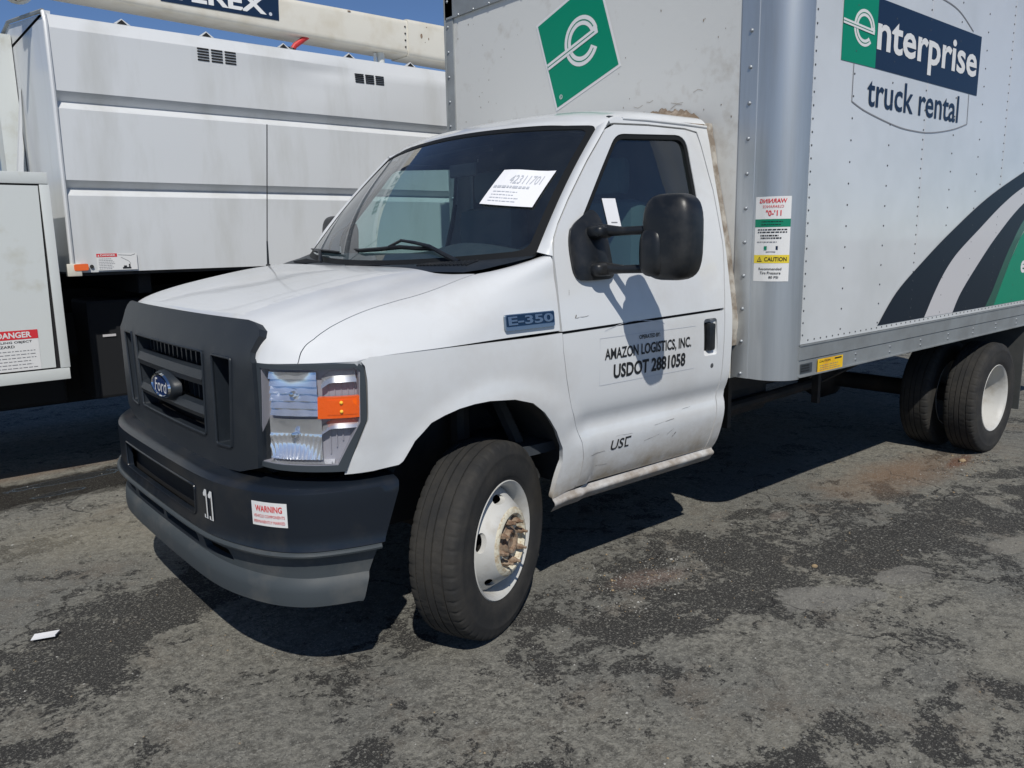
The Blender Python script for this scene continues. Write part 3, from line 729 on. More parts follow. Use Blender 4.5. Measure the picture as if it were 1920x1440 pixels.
# lettering on the door
mb=MB(); dl=bd(.0022); 
text(mb,'OPERATED BY:',(.722,1.043,.853,1.060),dl,'ink_black',.02)
text(mb,'AMAZON LOGISTICS, INC.',(.520,.972,1.060,1.024),dl,'ink_black',.022)
text(mb,'USDOT 2881058',(.572,.900,1.024,.958),dl,'ink_black',.03)
V,F=text_geo('USD',.012); Wv=[(a,b) for a,b in V]
text(mb,'US',(.590,.597,.666,.640),dl,'ink_black',.012,shear=.006)
lines(mb,[(.677,.597,.684,.641),(.677,.634,.712,.641),(.677,.597,.702,.603)],dl,'ink_black')
for r in ((.494,.882,.4955,1.068),(.494,.882,1.09,.8835),(.494,1.0665,1.09,1.068)): lines(mb,[r],dl,'ink_pale')
mb.build('door_lettering',truck)
# scratches and marks on the door
mb=MB(); rnd=random.Random(21)
def mark(P,w,m,o=.0016):
    V=[];n=len(P)
    for i,p in enumerate(P):
        t=(Vector(P[min(i+1,n-1)])-Vector(P[max(i-1,0)])).normalized(); q=Vector((-t.y,t.x))*w/2*(.4+rnd.random())
        for sg in (1,-1): x,z=p[0]+sg*q.x,p[1]+sg*q.y; V.append((x,-(hw(x,z)+o),z))
    mb.add(V,[(2*i,2*i+1,2*i+3,2*i+2) for i in range(n-1)],m)
for x,z,l,a,w in ((.86,.66,.13,4,.0012),(.62,.655,.10,-3,.001),(.80,.60,.10,8,.0012),(.99,.585,.03,38,.004),(.95,.60,.05,30,.0012),(.47,.60,.09,2,.0015),(.70,.50,.05,5,.001),(1.05,.70,.06,3,.001),(.52,.545,.07,-4,.0012),(.37,1.155,.07,3,.0015),(.37,1.155,.012,60,.004),(.35,1.24,.02,80,.002)):
    n=6; P=[(x+l*i/n*math.cos(R(a))+rnd.uniform(-.001,.001),z+l*i/n*math.sin(R(a))+rnd.uniform(-.0012,.0012)) for i in range(n+1)]; mark(P,w,'scuff_grey')
d0=[o for o in truck.children if o.name=='door'][0]
tag(mb.build('scratches',d0),kind='stuff')
# curved printed swash above the lettering
mb=MB(); P=[(.50+.012*i,1.085+.034*math.sin(math.pi*i/34)**.8) for i in range(2,33)]; mark(P,.0022,'ink_pale',.002); mb.build('lettering_swash',d0)
# ---------- grille ----------
def gl(o): return lambda y,z:(frontx(y,z)-o,y,z)
half=[(.50,1.213),(.64,1.213),(.685,1.207),(.722,1.190),(.733,1.170),(.722,1.148),(.712,1.120),(.722,1.097),(.732,1.088),(.733,1.0),(.730,.85),(.722,.75),(.60,.716),(.40,.698),(.2,.690),(0,.688)]
TR=half+[(-y,z) for y,z in half[:-1][::-1]]
rows=[(1.034,1.094),(.907,.968),(.800,.851)]
OPEN=rounded([(-.362,.800),(.362,.800),(.385,1.094),(-.385,1.094)],.012,3)
SL=[rounded([(s*.448,.785),(s*.560,.790),(s*.598,1.090),(s*.460,1.092)],.01,3) for s in (-1,1)]
mb=MB(); panel(mb,TR,gl(.010),'black_plastic',holes=[OPEN]+SL,h=.04,depth=.055,ref=(.5,0,1)); 
# raised inner frame edges
for P in [OPEN]+SL:
    L=[gl(.011)(a,b) for a,b in resample(P,.06)]; mb.tube(L+[L[0]],.005,'black_plastic',6,cap=False)
gr=mb.build('grille',truck,True,35)
for z0,z1 in ((.970,1.032),(.853,.905)):
    mb=MB(); sec=[(-.02,z0),(.006,z0+.004),(.012,(z0+z1)/2-.006),(.004,z1-.006),(-.022,z1)]
    mb.grid(lambda y,k:(frontx(y,1.0)-sec[k][0]-.004,y,sec[k][1]+.0),lin(-.372,.372,25),range(5),'black_plastic'); mb.build('grille_bar',gr,True,30)
for z0,z1 in rows[:2]:
    for i in range(15):
        y=-.35+i*.05
        mb=MB(); mb.box(frontx(y,1)+.035,frontx(y,1)+.07,y-.006,y+.006,z0-.006,z1+.006,'black_plastic')
        if i==0: proto=mb.build('grille_slat',gr); base_y=y
        else:
            o=proto.copy(); col.objects.link(o); o.location=(frontx(y,1)-frontx(base_y,1),y-base_y,0); mb=None
mb=MB(); mb.box(-.72,-.60,-.70,.70,.72,1.17,'dark'); mb.build('radiator',truck)
# oval badge
mb=MB(); ex=-.842
def oval(a,b,x,m,n=36,mb=mb,cx=0,cz=.932): mb.add([(x,cx+a*math.cos(t),cz+b*math.sin(t)) for t in lin(0,2*math.pi,n+1)[:-1]],[tuple(range(n))],m)
mb.grid(lambda t,k:((-.80,-.820,-.830,-.836)[int(k)],(.125,.122,.116,.108)[int(k)]*math.cos(t),.932+(.058,.056,.053,.048)[int(k)]*math.sin(t)),lin(0,2*math.pi,37),range(4),'black_plastic')
mb.grid(lambda t,k:((-.836,-.844,-.844,-.840)[int(k)],(.108,.104,.097,.094)[int(k)]*math.cos(t),.932+(.048,.045,.040,.037)[int(k)]*math.sin(t)),lin(0,2*math.pi,37),range(4),'chrome')
oval(.094,.037,-.840,'badge_blue2' if 'badge_blue2' in MATS else 'badge_blue')
text(mb,'Ford',(.064,.908,-.068,.958),lambda a,b:(-.8415,a,b),'sticker_white',.0,shear=-.012)
mb.build('emblem',gr,True,40)

# ---------- headlights ----------
_A=[(-.768,)];
def hl_map():
    xs=lin(-.772,-.500,69); pts=[(x,hw(x,1.0)) for x in xs]; s=[0]
    for a,b in zip(pts,pts[1:]): s.append(s[-1]+math.hypot(b[0]-a[0],b[1]-a[1]))
    return xs,s
HX,HS=hl_map()
def s2x(t): return interp(t,list(zip(HS,HX)))
def x2s(x): return interp(x,list(zip(HX,HS)))
def hlp(sd,o):
    def f(t,z):
        x=s2x(t); y=hw(x,min(max(z,.84),1.05)); e=.004; x2=s2x(t+.004); n=Vector((-(hw(x2,1)-hw(x,1)),(x2-x))).normalized() if abs(x2-x)>1e-9 else Vector((-1,0))
        if n.x>0: n=-n
        n=Vector((-abs(n.x),abs(n.y)))
        return (x+n.x*o,sd*(y+n.y*o),z)
    return f
HO=[(x2s(x),z) for x,z in [(-.7655,1.087),(-.70,1.086),(-.645,1.086),(-.59,1.087),(-.535,1.084),(-.521,1.072),(-.518,1.03),(-.519,.906),(-.585,.747),(-.64,.748),(-.70,.749),(-.772,.755)]]
HI=[(x2s(x),z) for x,z in [(-.7605,1.073),(-.70,1.072),(-.60,1.072),(-.545,1.073),(-.533,1.060),(-.536,1.0),(-.538,.900),(-.606,.768),(-.66,.768),(-.766,.770)]]
for sd in (-1,1):
    H=empty('headlight',(0,0,0),truck)
    mb=MB(); panel(mb,HO,hlp(sd,-.003),'housing_grey',holes=[HI],h=.03,depth=.03); mb.build('bezel',H,True,30)
    mb=MB(); panel(mb,shrink(HI,-.004),hlp(sd,-.006),'lens_clear',h=.025,depth=0); mb.build('lens',H,True)
    s0=x2s(-.759); s1=x2s(-.648); s2=x2s(-.536)
    # back shell
    mb=MB(); panel(mb,shrink(HI,-.01),hlp(sd,-.036),'lamp_grey',h=.03,depth=0)
    panel(mb,shrink(HI,-.002),hlp(sd,-.008),'lamp_grey',holes=[shrink(HI,.0025)],h=.03,depth=.030)
    for k in range(5):
        t=s1+.028+k*.022
        mb.tube([hlp(sd,-.033)(t,.80+.02*k),hlp(sd,-.033)(t,1.05)],.0025,'lamp_grey',5)
    mb.build('lamp_shell',H,True,40)
    # main beam bowl above, dipped beam bowl below, each a stepped chrome dish
    def bowl(z0,z1,a0,a1,depth,flutes,steps,seed):
        def f(u,v):
            t=a0+(a1-a0)*u; z=z0+(z1-z0)*v; uu,vv=2*u-1,2*v-1
            d=.010+depth*(1-min(1,uu*uu*.9))*(1-min(1,vv*vv*.95))
            if flutes<5: q=v*steps; d+=.0075*(q%1)+.0010*math.sin(u*17+int(q)*2.1)          # stepped bands
            else:
                k=max(0,min(1,(.58-v)*5)); q=(u-.5)*(1.5-.6*v)*flutes+.5; d+=k*.0065*abs((q%1)-.5)*2+.004*(v>.58)
            return hlp(sd,-d)(t,z)
        return f
    mb=MB(); mb.grid(bowl(.925,1.062,s0+.020,s1-.006,.018,2.2,6,1),lin(0,1,30),lin(0,1,73),'reflector'); mb.build('reflector',H,True,55)
    mb=MB(); mb.grid(bowl(.785,.915,s0+.012,s1+.004,.022,9,2.4,3),lin(0,1,91),lin(0,1,24),'reflector'); mb.build('reflector',H,True,55)
    for z0,z1,a,b in ((1.028,1.062,s1+.008,s2-.008),(.884,.912,s1+.004,s2-.004)):
        mb=MB(); mb.grid(lambda u,v:hlp(sd,-.034+.022*v)(a+(b-a)*u,z0+(z1-z0)*(1-v)-(.0 if u>.25 else .018*(1-u*4))),lin(0,1,10),lin(0,1,4),'reflector'); mb.build('reflector_trim',H,True,40)
    mb=MB(); mb.grid(lambda u,v:hlp(sd,-.04+.03*(1-v))(s0+.01+(s1-s0+.03)*u,.772+.010*v),lin(0,1,10),lin(0,1,3),'reflector')
    mb.build('reflector_trim',H,True,40)
    for zc in (.992,.862):
        c=Vector(hlp(sd,-.022)((s0+s1)/2+.006,zc)); q=Vector((-.86,sd*.5,0)).normalized()
        mb=MB(); mb.tube([c-q*.014,c,c+q*.006,c+q*.008],[.010,.010,.008,.002],'chrome',14); mb.tube([c-q*.012,c-q*.009],[.017,.016],'chrome',16,cap=False); mb.build('bulb',H,True,40)
    mb=MB(); AB=[(s1-.006,.917),(s2-.004,.917),(s2-.002,.984),(s1-.004,.984)]
    panel(mb,AB,hlp(sd,-.008),'amber',h=.012,depth=.02)
    AB2=[(s1+.026,.928),(s2-.012,.928),(s2-.012,.975),(s1+.026,.975)]
    panel(mb,AB2,hlp(sd,-.0065),'amber',h=.012,depth=.008)
    for z in (.938,.966): mb.bm((lambda b_: (bmesh.ops.create_icosphere(b_,subdivisions=2,radius=.006),[setattr(v,'co',v.co+Vector(hlp(sd,-.006)((s1+s2)/2+.004,z))) for v in b_.verts],b_)[2])(bmesh.new()),'bulb_amber' if 'bulb_amber' in MATS else 'amber')
    mb.build('turn_signal',H,True,40)

# ---------- bumper and air dam ----------
SE=PS[-1]
def bl(o=0):
    def f(s,w):
        p=Vector(bumper(s,w)); (_,n)=plan(s); return (p.x-n[0]*o,p.y-n[1]*o,p.z)
    return f
def endS(w): return SE-.005-max(0,(w-.13))*.36
top=[( endS(w),w) for w in (.0,.06,.11,.14,.2,.26,.300)]
BO=[(-s,w) for s,w in top]+[(s,w) for s,w in top[::-1]]
SLOT=rounded([(-.415,.160),(.415,.160),(.405,.262),(-.405,.262)],.014,3)
mb=MB(); panel(mb,BO,bl(),'bumper_black',holes=[SLOT],h=.03,depth=.02,ref=(.4,0,.6)); 
P=[bl(.001)(a,b) for a,b in resample(SLOT,.05)]; mb.tube(P+[P[0]],.004,'bumper_black',6,cap=False)
bump=mb.build('front_bumper',truck,True,40)
mb=MB(); mb.box(-.84,-.70,-.45,.45,.52,.66,'dark'); mb.build('bumper_opening',bump)
dm=[(endS(w)-.01,w) for w in (.302,.33,.37,.41,.44,.475,.52)]
DO=[(-s,w) for s,w in dm]+[(s,w) for s,w in dm[::-1]]
HS_=[rounded([(a,.392),(b,.392),(b+.02*(1 if b<0 else 0),.350),(a+.03*(1 if b<0 else 0),.350)],.008,2) for a,b in ((-.62,-.42),(-.36,-.02),(.02,.36),(.42,.62))]
mb=MB(); panel(mb,DO,bl(),'dam_grey',holes=HS_,h=.022,depth=.022,ref=(.4,0,.6)); 
mb.tube([bl(.002)(s,.311) for s in lin(-endS(.311)+.01,endS(.311)-.01,70)],.009,'dam_grey',8)
mb.build('air_dam',truck,True,40)
mb=MB(); mb.box(-.80,-.60,-.72,.72,.36,.50,'dark'); mb.build('bumper_beam',truck)
mb=MB(); panel(mb,[(-.883,.222),(-.753,.222),(-.753,.147),(-.883,.147)],bl(.0015),'sticker_white',h=.03,depth=.0012)
L=lambda a,b: bl(.0030)(-.883+.130*(1-a),.222-.075*b)
text(mb,'WARNING',(.12,.60,.88,.86),L,'ink_red',.02); text(mb,'VEHICLE COMPONENTS',(.06,.36,.94,.48),L,'ink_red',.0); text(mb,'PERMANENTLY MARKED',(.06,.12,.94,.24),L,'ink_red',.0)
mb.build('warning_sticker',bump)
for s0 in (-.487,-.523):
    mb=MB(); L=lambda a,b: bl(.003)(s0-a,.252-b)
    poly(mb,[(0,0),(.026,0),(.026,.098),(.013,.098),(0,.083),(0,.074),(.010,.074),(.010,.012),(0,.012)],L,'sticker_white')
    L2=lambda a,b: bl(.0045)(s0-a,.252-b); poly(mb,[(.012,.004),(.019,.004),(.019,.080),(.012,.070)],L2,'ink_black'); mb.build('number_one',bump)

# ---------- wheels ----------
def tyre_mesh():
    prof=[(.086,.206),(.096,.215),(.101,.232),(.1035,.236),(.106,.240),(.108,.265),(.109,.292),(.1065,.314),(.1075,.317),(.1035,.324),(.101,.340),(.096,.351),(.091,.3575),(.084,.3612),
          (.062,.3642),(.058,.3638),(.057,.3588),(.053,.3588),(.052,.3645),(.030,.3656),(.019,.3658),(.018,.360),(.013,.360),(.012,.3662)]
    prof=prof+[(-a,r) for a,r in prof[::-1]]
    def disp(i,j):
        P=len(prof); k=min(i,P-1-i); a=prof[i][0]; d=0
        rn=noise.noise(Vector((j*.37,k*1.7,0)))
        if k in (11,12,13) and (j+(0 if a>0 else 4))%9 in (0,1): d-=.0042
        if k in (17,18) and (j+2)%7==0: d-=.0022+.001*rn
        if k==19 and (j+4)%7==0: d-=.0022
        if k==22 and (j+4)%7==0: d-=.002
        if k in (13,17,18,19,22): d+=.0007*rn
        return d
    mb=MB(); mb.lathe(prof,'tyre_rubber',440,disp=disp)
    V=[(x,y*(1+.06*max(0,(-z-.28)/.09))*(.86 if y>0 else 1),max(z,-.362)) for x,y,z in mb.V]; mb.V=V; return mb
def rim_front():
    mb=MB()
    mb.lathe([(-.098,.2215),(-.101,.2185),(-.096,.212),(-.090,.205),(-.070,.198),(-.03,.192),(-.038,.193)],'rim_white',64); mb.lathe([(-.038,.1932),(.02,.186),(.07,.190),(.095,.212)],'dark',64)  # barrel behind the disc coloured dark, as the shade seen through the holes
    cone=[(-.045,.192),(-.050,.186),(-.066,.174),(-.082,.163),(-.098,.151),(-.113,.140),(-.125,.129),(-.133,.118),(-.135,.104),(-.129,.098),(-.120,.095),(-.112,.094)]
    cum=[0]
    for a,b in zip(cone,cone[1:]): cum.append(cum[-1]+math.hypot(b[0]-a[0],b[1]-a[1]))
    tb1=list(zip(cum,[c[0] for c in cone])); tb2=list(zip(cum,[c[1] for c in cone]))
    K=.155
    def lf(t,s): h,r=interp(s,tb1),interp(s,tb2); a=t/K; return (r*math.cos(a),h,r*math.sin(a))
    holes=[]
    for k in range(5):
        c=(R(164)+k*2*math.pi/5)%(2*math.pi)+.0; 
        if c>math.pi*1.95: c-=.0
        holes.append([(K*(c+.02)+.036*math.cos(q),.054+.021*math.sin(q)) for q in lin(0,2*math.pi,19)[:-1]])
    sh=.5
    holes=[[(a-K*sh,b) for a,b in H] for H in holes]
    holes=[[((a) if a>0 else a,b) for a,b in H] for H in holes]
    w=2*math.pi*K
    HH=[]
    for H in holes:
        cx=sum(a for a,b in H)/len(H)
        if cx<.03: H=[(a+w,b) for a,b in H]
        if sum(a for a,b in H)/len(H)>w-.03: H=[(a-.035,b) for a,b in H]
        HH.append(H)
    panel(mb,[(0,0),(w,0),(w,cum[-1]),(0,cum[-1])],lambda a,b:(lambda q:q)(lf(a+K*sh,b)),'rim_white',holes=HH,h=.014,depth=.0,ref=(0,.2,0))
    for i in range(len(mb.F)):                               # chalky, scuffed band round the hub
        if mb.M[i]==0 and all(math.hypot(mb.V[k][0],mb.V[k][2])<.134 for k in mb.F[i]): mb.M[i]=mb.mi('rim_chalky')
    assert mb.names[:1]==['rim_white']
    for H in HH:
        A=[Vector(lf(a+K*sh,b)) for a,b in H]; B=[a+Vector((0,.02,0)) for a in A]; n=len(A); mb.add(A+B,[(i,(i+1)%n,n+(i+1)%n,n+i) for i in range(n)],'rim_white')
    mb.lathe([(-.112,.0945),(-.112,.060)],'rim_chalky',48); mb.lathe([(.03,.185),(.03,.0001)],'dark',32); mb.lathe([(-.08,.100),(.03,.100)],'dark_metal',32)  # dark backing disc adds to the painted shade behind the holes
    return mb
def hub_geo():
    mb=MB(); mb.lathe([(-.112,.062),(-.118,.058),(-.120,.050),(-.132,.046),(-.136,.042),(-.134,.033),(-.122,.031),(-.122,.0001)],'rust',32)
    return mb
def nut_geo():
    mb=MB(); prof=[(0,.014),(-.006,.0145),(-.008,.0115),(-.026,.0108),(-.031,.008),(-.031,.006),(-.046,.0055),(-.047,.0001)]
    mb.lathe(prof,'rust',6); return mb
tyre_me=None
def wheel(loc, steer=0, dish=False, flip=False, first={}):
    W=empty('wheel',loc,truck); W.rotation_euler=(0,0,steer+(math.pi if flip else 0))
    if 'tyre' not in first:
        first['tyre']=tyre_mesh().build('tyre',W,True,50); t=first['tyre']
    else:
        t=first['tyre'].copy(); col.objects.link(t); t.parent=W
    t.location=(0,.023 if steer else 0,0)
    off=Vector((0,.023 if steer else 0,0))
    if dish:
        if 'dish' not in first:
            mb=MB(); mb.lathe([(-.098,.2215),(-.101,.2185),(-.096,.213),(-.090,.207),(-.060,.200),(-.0,.190),(.05,.184),(.075,.172),(.088,.150),(.090,.120),(.080,.100),(.080,.05),(.03,.045),(.03,.0001)],'rim_white',64); first['dish']=mb.build('rim',W,True,40)
        else:
            o=first['dish'].copy(); col.objects.link(o); o.parent=W
        return W
    if 'rim' not in first:
        first['rim']=rim_front().build('rim',W,True,35); first['rim'].location=off
        first['hub']=hub_geo().build('hub',W,True,35); first['hub'].location=off
        first['nut']=nut_geo().build('lug_nut',W,True,40); nuts=[first['nut']]
        for k in range(1,8): o=first['nut'].copy(); col.objects.link(o); o.parent=W; nuts.append(o)
    else:
        nuts=[]
        for key in ('rim','hub'):
            o=first[key].copy(); col.objects.link(o); o.parent=W; o.location=off
        for k in range(8): o=first['nut'].copy(); col.objects.link(o); o.parent=W; nuts.append(o)
    for k,o in enumerate(nuts):
        a=R(12+45*k); o.location=off+Vector((.079*math.cos(a),-.112,.079*math.sin(a))); o.rotation_euler=(0,a,0)
    return W
ST=.405
wheel((0,-.885,.362),ST); wheel((0,.885,.362),ST,flip=True)
wheel((4.01,-1.126,.362),0,True); wheel((4.01,-.845,.362),0,True)
wheel((4.01,1.126,.362),0,True,True); wheel((4.01,.845,.362),0,True,True)
# wheel wells
for s in (-1,1):
    mb=MB(); mb.grid(lambda a,y:(-.035+.455*math.cos(a),s*y,.455+.455*math.sin(a)),lin(R(2),R(176),30),[.5,.7,.86,.935],'liner')
    mb.box(-.50,.40,s*.48,s*.50,.35,.95,'liner'); 
    mb.tube([(.32,s*.80,.50),(.20,s*.72,.84),(-.1,s*.74,.89)],.03,'liner',6)
    mb.build('wheel_liner',truck,True,50)
    mb=MB(); mb.tube([(-.02,s*.62,.36),(-.02,0,.30)],.05,'dark_metal',8); mb.box(-.10,.06,s*.60,s*.72,.26,.50,'dark_metal',.01)
    mb.tube([(.10,s*.60,.40),(.13,s*.56,.80)],[.045,.045],'dark_metal',10); mb.build('front_axle',truck)
# ---------- door mirrors ----------
for s in (-1,1):
    Mr=empty('door_mirror',(0,0,0),truck)
    def sup(cx,cy,cz,ax,ay,az,rot,m,e=.55,n=28,mb=None,cut=None):
        V=[];F=[]
        def sp(c,e): return math.copysign(abs(c)**e,c)
        for i in range(n//2+1):
            ph=-math.pi/2+math.pi*i/(n//2)
            for j in range(n):
                th=2*math.pi*j/n
                p=Vector((ax*sp(math.cos(ph),e)*sp(math.cos(th),e),ay*sp(math.cos(ph),e)*sp(math.sin(th),e),az*sp(math.sin(ph),e)))
                if cut and p.x>cut: p.x=cut
                p=Matrix.Rotation(rot,3,'Z')@p; V.append((cx+p.x,s*(cy+p.y),cz+p.z))
        for i in range(n//2):
            for j in range(n): F.append((i*n+j,i*n+(j+1)%n,(i+1)*n+(j+1)%n,(i+1)*n+j))
        mb.add(V,F,m)
    # sail plate against the door
    mb=MB(); S=lambda x,z:(x,s*(hw(x,z)+.012+.030*max(0,1-((x-.50)/.10)**2)*max(0,1-((z-1.40)/.15)**2)),z)
    panel(mb,rounded([(.385,1.290),(.60,1.292),(.585,1.36),(.56,1.52),(.525,1.565),(.40,1.50),(.375,1.42)],.05,5),S,'mirror_black',h=.02,depth=.03)
    sup(.50,.985,1.47,.045,.045,.024,0,'mirror_black',mb=mb); sup(.50,.985,1.330,.05,.045,.026,0,'mirror_black',mb=mb)
    mb.build('mirror_base',Mr,True,50)
    mb=MB()
    for z in (1.475,1.335):
        mb.tube([(.505,s*.985,z),(.53,s*1.08,z-.004),(.57,s*1.20,z),(.61,s*1.26,z)],[.026,.016,.017,.026],'mirror_black',12)
    mb.build('mirror_arm',Mr,True,60)
    mb=MB(); sup(.604,1.250,1.446,.076,.104,.154,R(-6),'mirror_black',.55,36,mb=mb,cut=.045)
    mb.build('mirror_housing',Mr,True,60)
    mb=MB(); sup(.566,1.205,1.393,.057,.052,.088,R(-6),'mirror_black',.6,28,mb=mb); mb.build('mirror_cap',Mr,True,60)
    mb=MB(); mb.box(.650,.654,s*1.165,s*1.335,1.33,1.56,'chrome',.0015); mb.build('mirror_glass',Mr)

# ---------- cab interior ----------
mb=MB()
def dash(y,k):
    t=y/.86; P=[(.10+.12*t*t,1.352),(.16+.10*t*t,1.375),(.30,1.392),(.42,1.385),(.50,1.34),(.50,1.20),(.42,1.0)]
    x,z=P[k]; b=.045*math.exp(-((y+.42)/.24)**2)*(1 if k in (2,3,4) else 0); return (x,y,z+b)
mb.grid(dash,lin(-.86,.86,31),range(7),'dash'); mb.build('dashboard',truck,True,60)
mb=MB(); mb.box(.2,1.35,-.86,.86,.62,.66,'interior'); mb.box(1.28,1.30,-.86,.86,.6,1.60,'interior'); mb.box(1.28,1.30,-.80,.80,1.60,1.90,'interior'); mb.box(1.28,1.30,-.74,.74,1.90,1.95,'interior'); mb.box(1.28,1.30,-.60,.60,1.95,1.985,'interior'); [mb.box(.76,1.30,q*.775,q*.79,1.87,1.935,'interior') for q in (-1,1)]; mb.build('cab_floor',truck)
for y in (-.42,.42):
    mb=MB(); mb.box(.68,1.12,y-.25,y+.25,.92,1.06,'seat_cloth',.05); q=len(mb.V); mb.box(1.05,1.19,y-.24,y+.24,1.02,1.62,'seat_cloth',.06); mb.box(1.08,1.18,y-.13,y+.13,1.64,1.82,'seat_cloth',.045); mb.build('seat',truck,True,50)
mb=MB(); c=Vector((.60,-.42,1.33)); ax=Vector((-.5,0,.85)).normalized(); u=Vector((0,1,0)); w=ax.cross(u)
mb.tube([c+(u*math.cos(a)+w*math.sin(a))*.185 for a in lin(0,2*math.pi,37)],.014,'mirror_black',8,cap=False)
for a in (R(0),R(180),R(270)): mb.tube([c,c+(u*math.cos(a)+w*math.sin(a))*.18],.016,'mirror_black',6)
mb.tube([c,Vector((.42,-.42,1.22))],.03,'mirror_black',8); mb.build('steering_wheel',truck,True,60)
mb=MB(); mb.box(.60,.615,-.10,.10,1.74,1.80,'mirror_black',.006); mb.build('rear_view_mirror',truck)
# wide sun strip inside the glass is dark headliner
mb=MB(); mb.grid(lambda y,k:((.64,.80)[k]+.09*(y/.75)**2,y,(1.875,1.90)[k]-.02*(y/.75)**2),lin(-.74,.74,13),(0,1),'interior'); mb.build('headliner',truck)
# ---------- paper lying in the windscreen ----------
mb=MB(); PP=[(-.647,.635),(-.931,.608),(-.908,.332),(-.625,.387)]
def pl_(o): return lambda a,b: wsoff(.008+o+.004*math.sin(6*a)*b)(*(Vector(PP[0])*(1-a)*b+Vector(PP[1])*a*b+Vector(PP[2])*a*(1-b)+Vector(PP[3])*(1-a)*(1-b)))
mb.grid(pl_(0),lin(0,1,7),lin(0,1,7),'paper')
text(mb,'42311701',(.30,.60,.88,.84),pl_(.002),'ink_pale',.0); fake_text(mb,.05,.44,.85,.56,1,pl_(.002),'ink_pale',3); fake_text(mb,.1,.08,.7,.42,4,pl_(.002),'ink_pale',5,.18)
o=mb.build('paper_sheet'); tag(o,'white paper notice stuck inside the windshield on the driver side','paper')
# ---------- cargo box ----------
def e_logo(mb, cx, cz, sx, r, lift, mwhite, mdark, tail, rot=0):
    ca,sa=math.cos(rot),math.sin(rot)
    T=lambda o: (lambda a,b: lift(cx+(a*ca-b*sa)*sx, cz+(a*sa+b*ca), o))
    def arc(r0,r1,a0,a1,o,m): 
        P=ring_pts(0,0,r0,r1,R(a0),R(a1),36); n=len(P)//2; W=[T(o)(a,b) for a,b in P]
        mb.add(W,[(i,i+1,len(P)-2-i,len(P)-1-i) for i in range(n-1)],m)
    arc(r*.60,r,-38,-350+360-370+360,0,mwhite) if False else None
    arc(r*.62,r,4,318,0,mwhite)
    poly(mb,[(tail,-.17*r),(r*.97,-.17*r),(r*.99,.10*r),(tail,.10*r)],T(.0014),mwhite)
    arc(r*.79,r*.835,14,312,.0008,mdark)
    poly(mb,[(tail,-.055*r),(r*.80,-.055*r),(r*.80,-.015*r),(tail,-.015*r)],T(.002),mdark)
BX0,BX1,BY,BZ0,BZ1=1.42,6.25,1.222,.81,3.28
mb=MB(); mb.box(BX0+.003,BX0+.05,-.97,1.15,.968,BZ1-.05,'front_white'); fp=mb.build('front_panel',truck)
mb=MB(); mb.box(BX0-.004,BX0+.04,-.953,1.15,.79,.966,'front_white',.003); mb.build('front_sill',truck)
mb=MB(); mb.box(BX0-.006,BX0+.02,-.955,1.222,2.80,BZ1,'rail_metal',.003); mb.box(BX0-.012,BX0-.004,-.955,1.20,2.80,2.812,'rail_metal'); mb.build('top_rail',truck)
# posts
for s in (-1,1):
    P=[(.0)]+lin(0,.132,4)+lin(.136,.336,16)+[.336,.345]
    ss=sorted(set([0,.084,.086,.090,.132]+lin(.132,.336,16)+[.3445]))
    mb=MB()
    def pf(a,z,o=0):
        q=post(a,z); k=(-.004 if a<.085 else 0)
        return (q[0]+k,(1 if s<0 else -1)*q[1],q[2])
    if s<0: mb.grid(pf,ss,[.80,.9,1.5,2.2,2.8,3.28],'aluminium'); mb.grid(lambda a,k:(lambda q:(q[0]+.012*k,q[1]+.012*k,.80+.001*k))(pf(a,.8)),ss,(0,1),'aluminium')
    else:
        mb.box(BX0-.006,BX0+.03,1.138,1.222,.80,BZ1,'rail_metal',.002); mb.box(BX0-.010,BX0+.1,1.216,1.226,.80,BZ1,'rail_metal',.002)
    cp=mb.build('corner_post',truck,True,30)
    first=None
    zs=[1.565+.149*k for k in range(-5,12)]
    for z in zs:
        if first is None:
            mb=MB(); mb.lathe([(-.008,.0001),(-.0075,.004),(-.005,.0075),(0,.0092)],'rivet_metal',12,axis='x'); first=mb.build('rivet',cp,True,None); o=first
        else: o=first.copy(); col.objects.link(o)
        o.location=(BX0-.004,-1.008,z) if s<0 else (BX0-.006,1.19,z)
# small rivets along the top rail
mb=MB()
for k in range(14): mb.lathe([(-.006,.0001),(-.005,.005),(0,.008)],'rivet_metal',8,axis='x',c=(BX0-.012,-.88+.15*k,2.806))
tag(mb.build('rail_rivets',truck,True),kind='stuff')
# stickers on the post
mb=MB(); W=.158; SL_=lambda o: (lambda a,b: (lambda q:(q[0]-o*.8,q[1]-o*.6,q[2]))(post(.097+a*W,1.245+b*.366)))
mb.grid(SL_(.0018),lin(0,1,14),(0,1),'sticker_white')
g=SL_(.0026)
def band(b0,b1,m): mb.grid(lambda a,b:g(a,b),lin(0,1,14),(b0,b1),m)
band(.645,.738,'ink_green'); band(.218,.315,'ink_yellow')
g2=SL_(.0036)
text(mb,'WARNING',(.12,.925,.88,.975),g2,'ink_red',.02,mirror=True); text(mb,'CLEARANCE',(.22,.870,.80,.900),g2,'ink_red',.0,mirror=True); text(mb,"11'-0\"",(.32,.775,.74,.842),g2,'ink_red',.02,mirror=True)
fake_text(mb,.18,.66,.85,.73,2,g2,'ink_black',9,.25); fake_text(mb,.08,.57,.95,.63,2,g2,'ink_black',4,.45); text(mb,'FOR TRUCKS',(.2,.53,.8,.55),g2,'ink_black',.02) if False else fake_text(mb,.17,.50,.85,.56,2,g2,'ink_black',8,.5)
fake_text(mb,.05,.455,.8,.49,1,g2,'ink_grey',6,.3)
lines(mb,[(.30,.375,.68,.42)],g2,'navy'); lines(mb,[(.30,.375,.38,.42)],SL_(.0042),'ink_green'); lines(mb,[(.36,.345,.62,.357)],g2,'ink_grey')
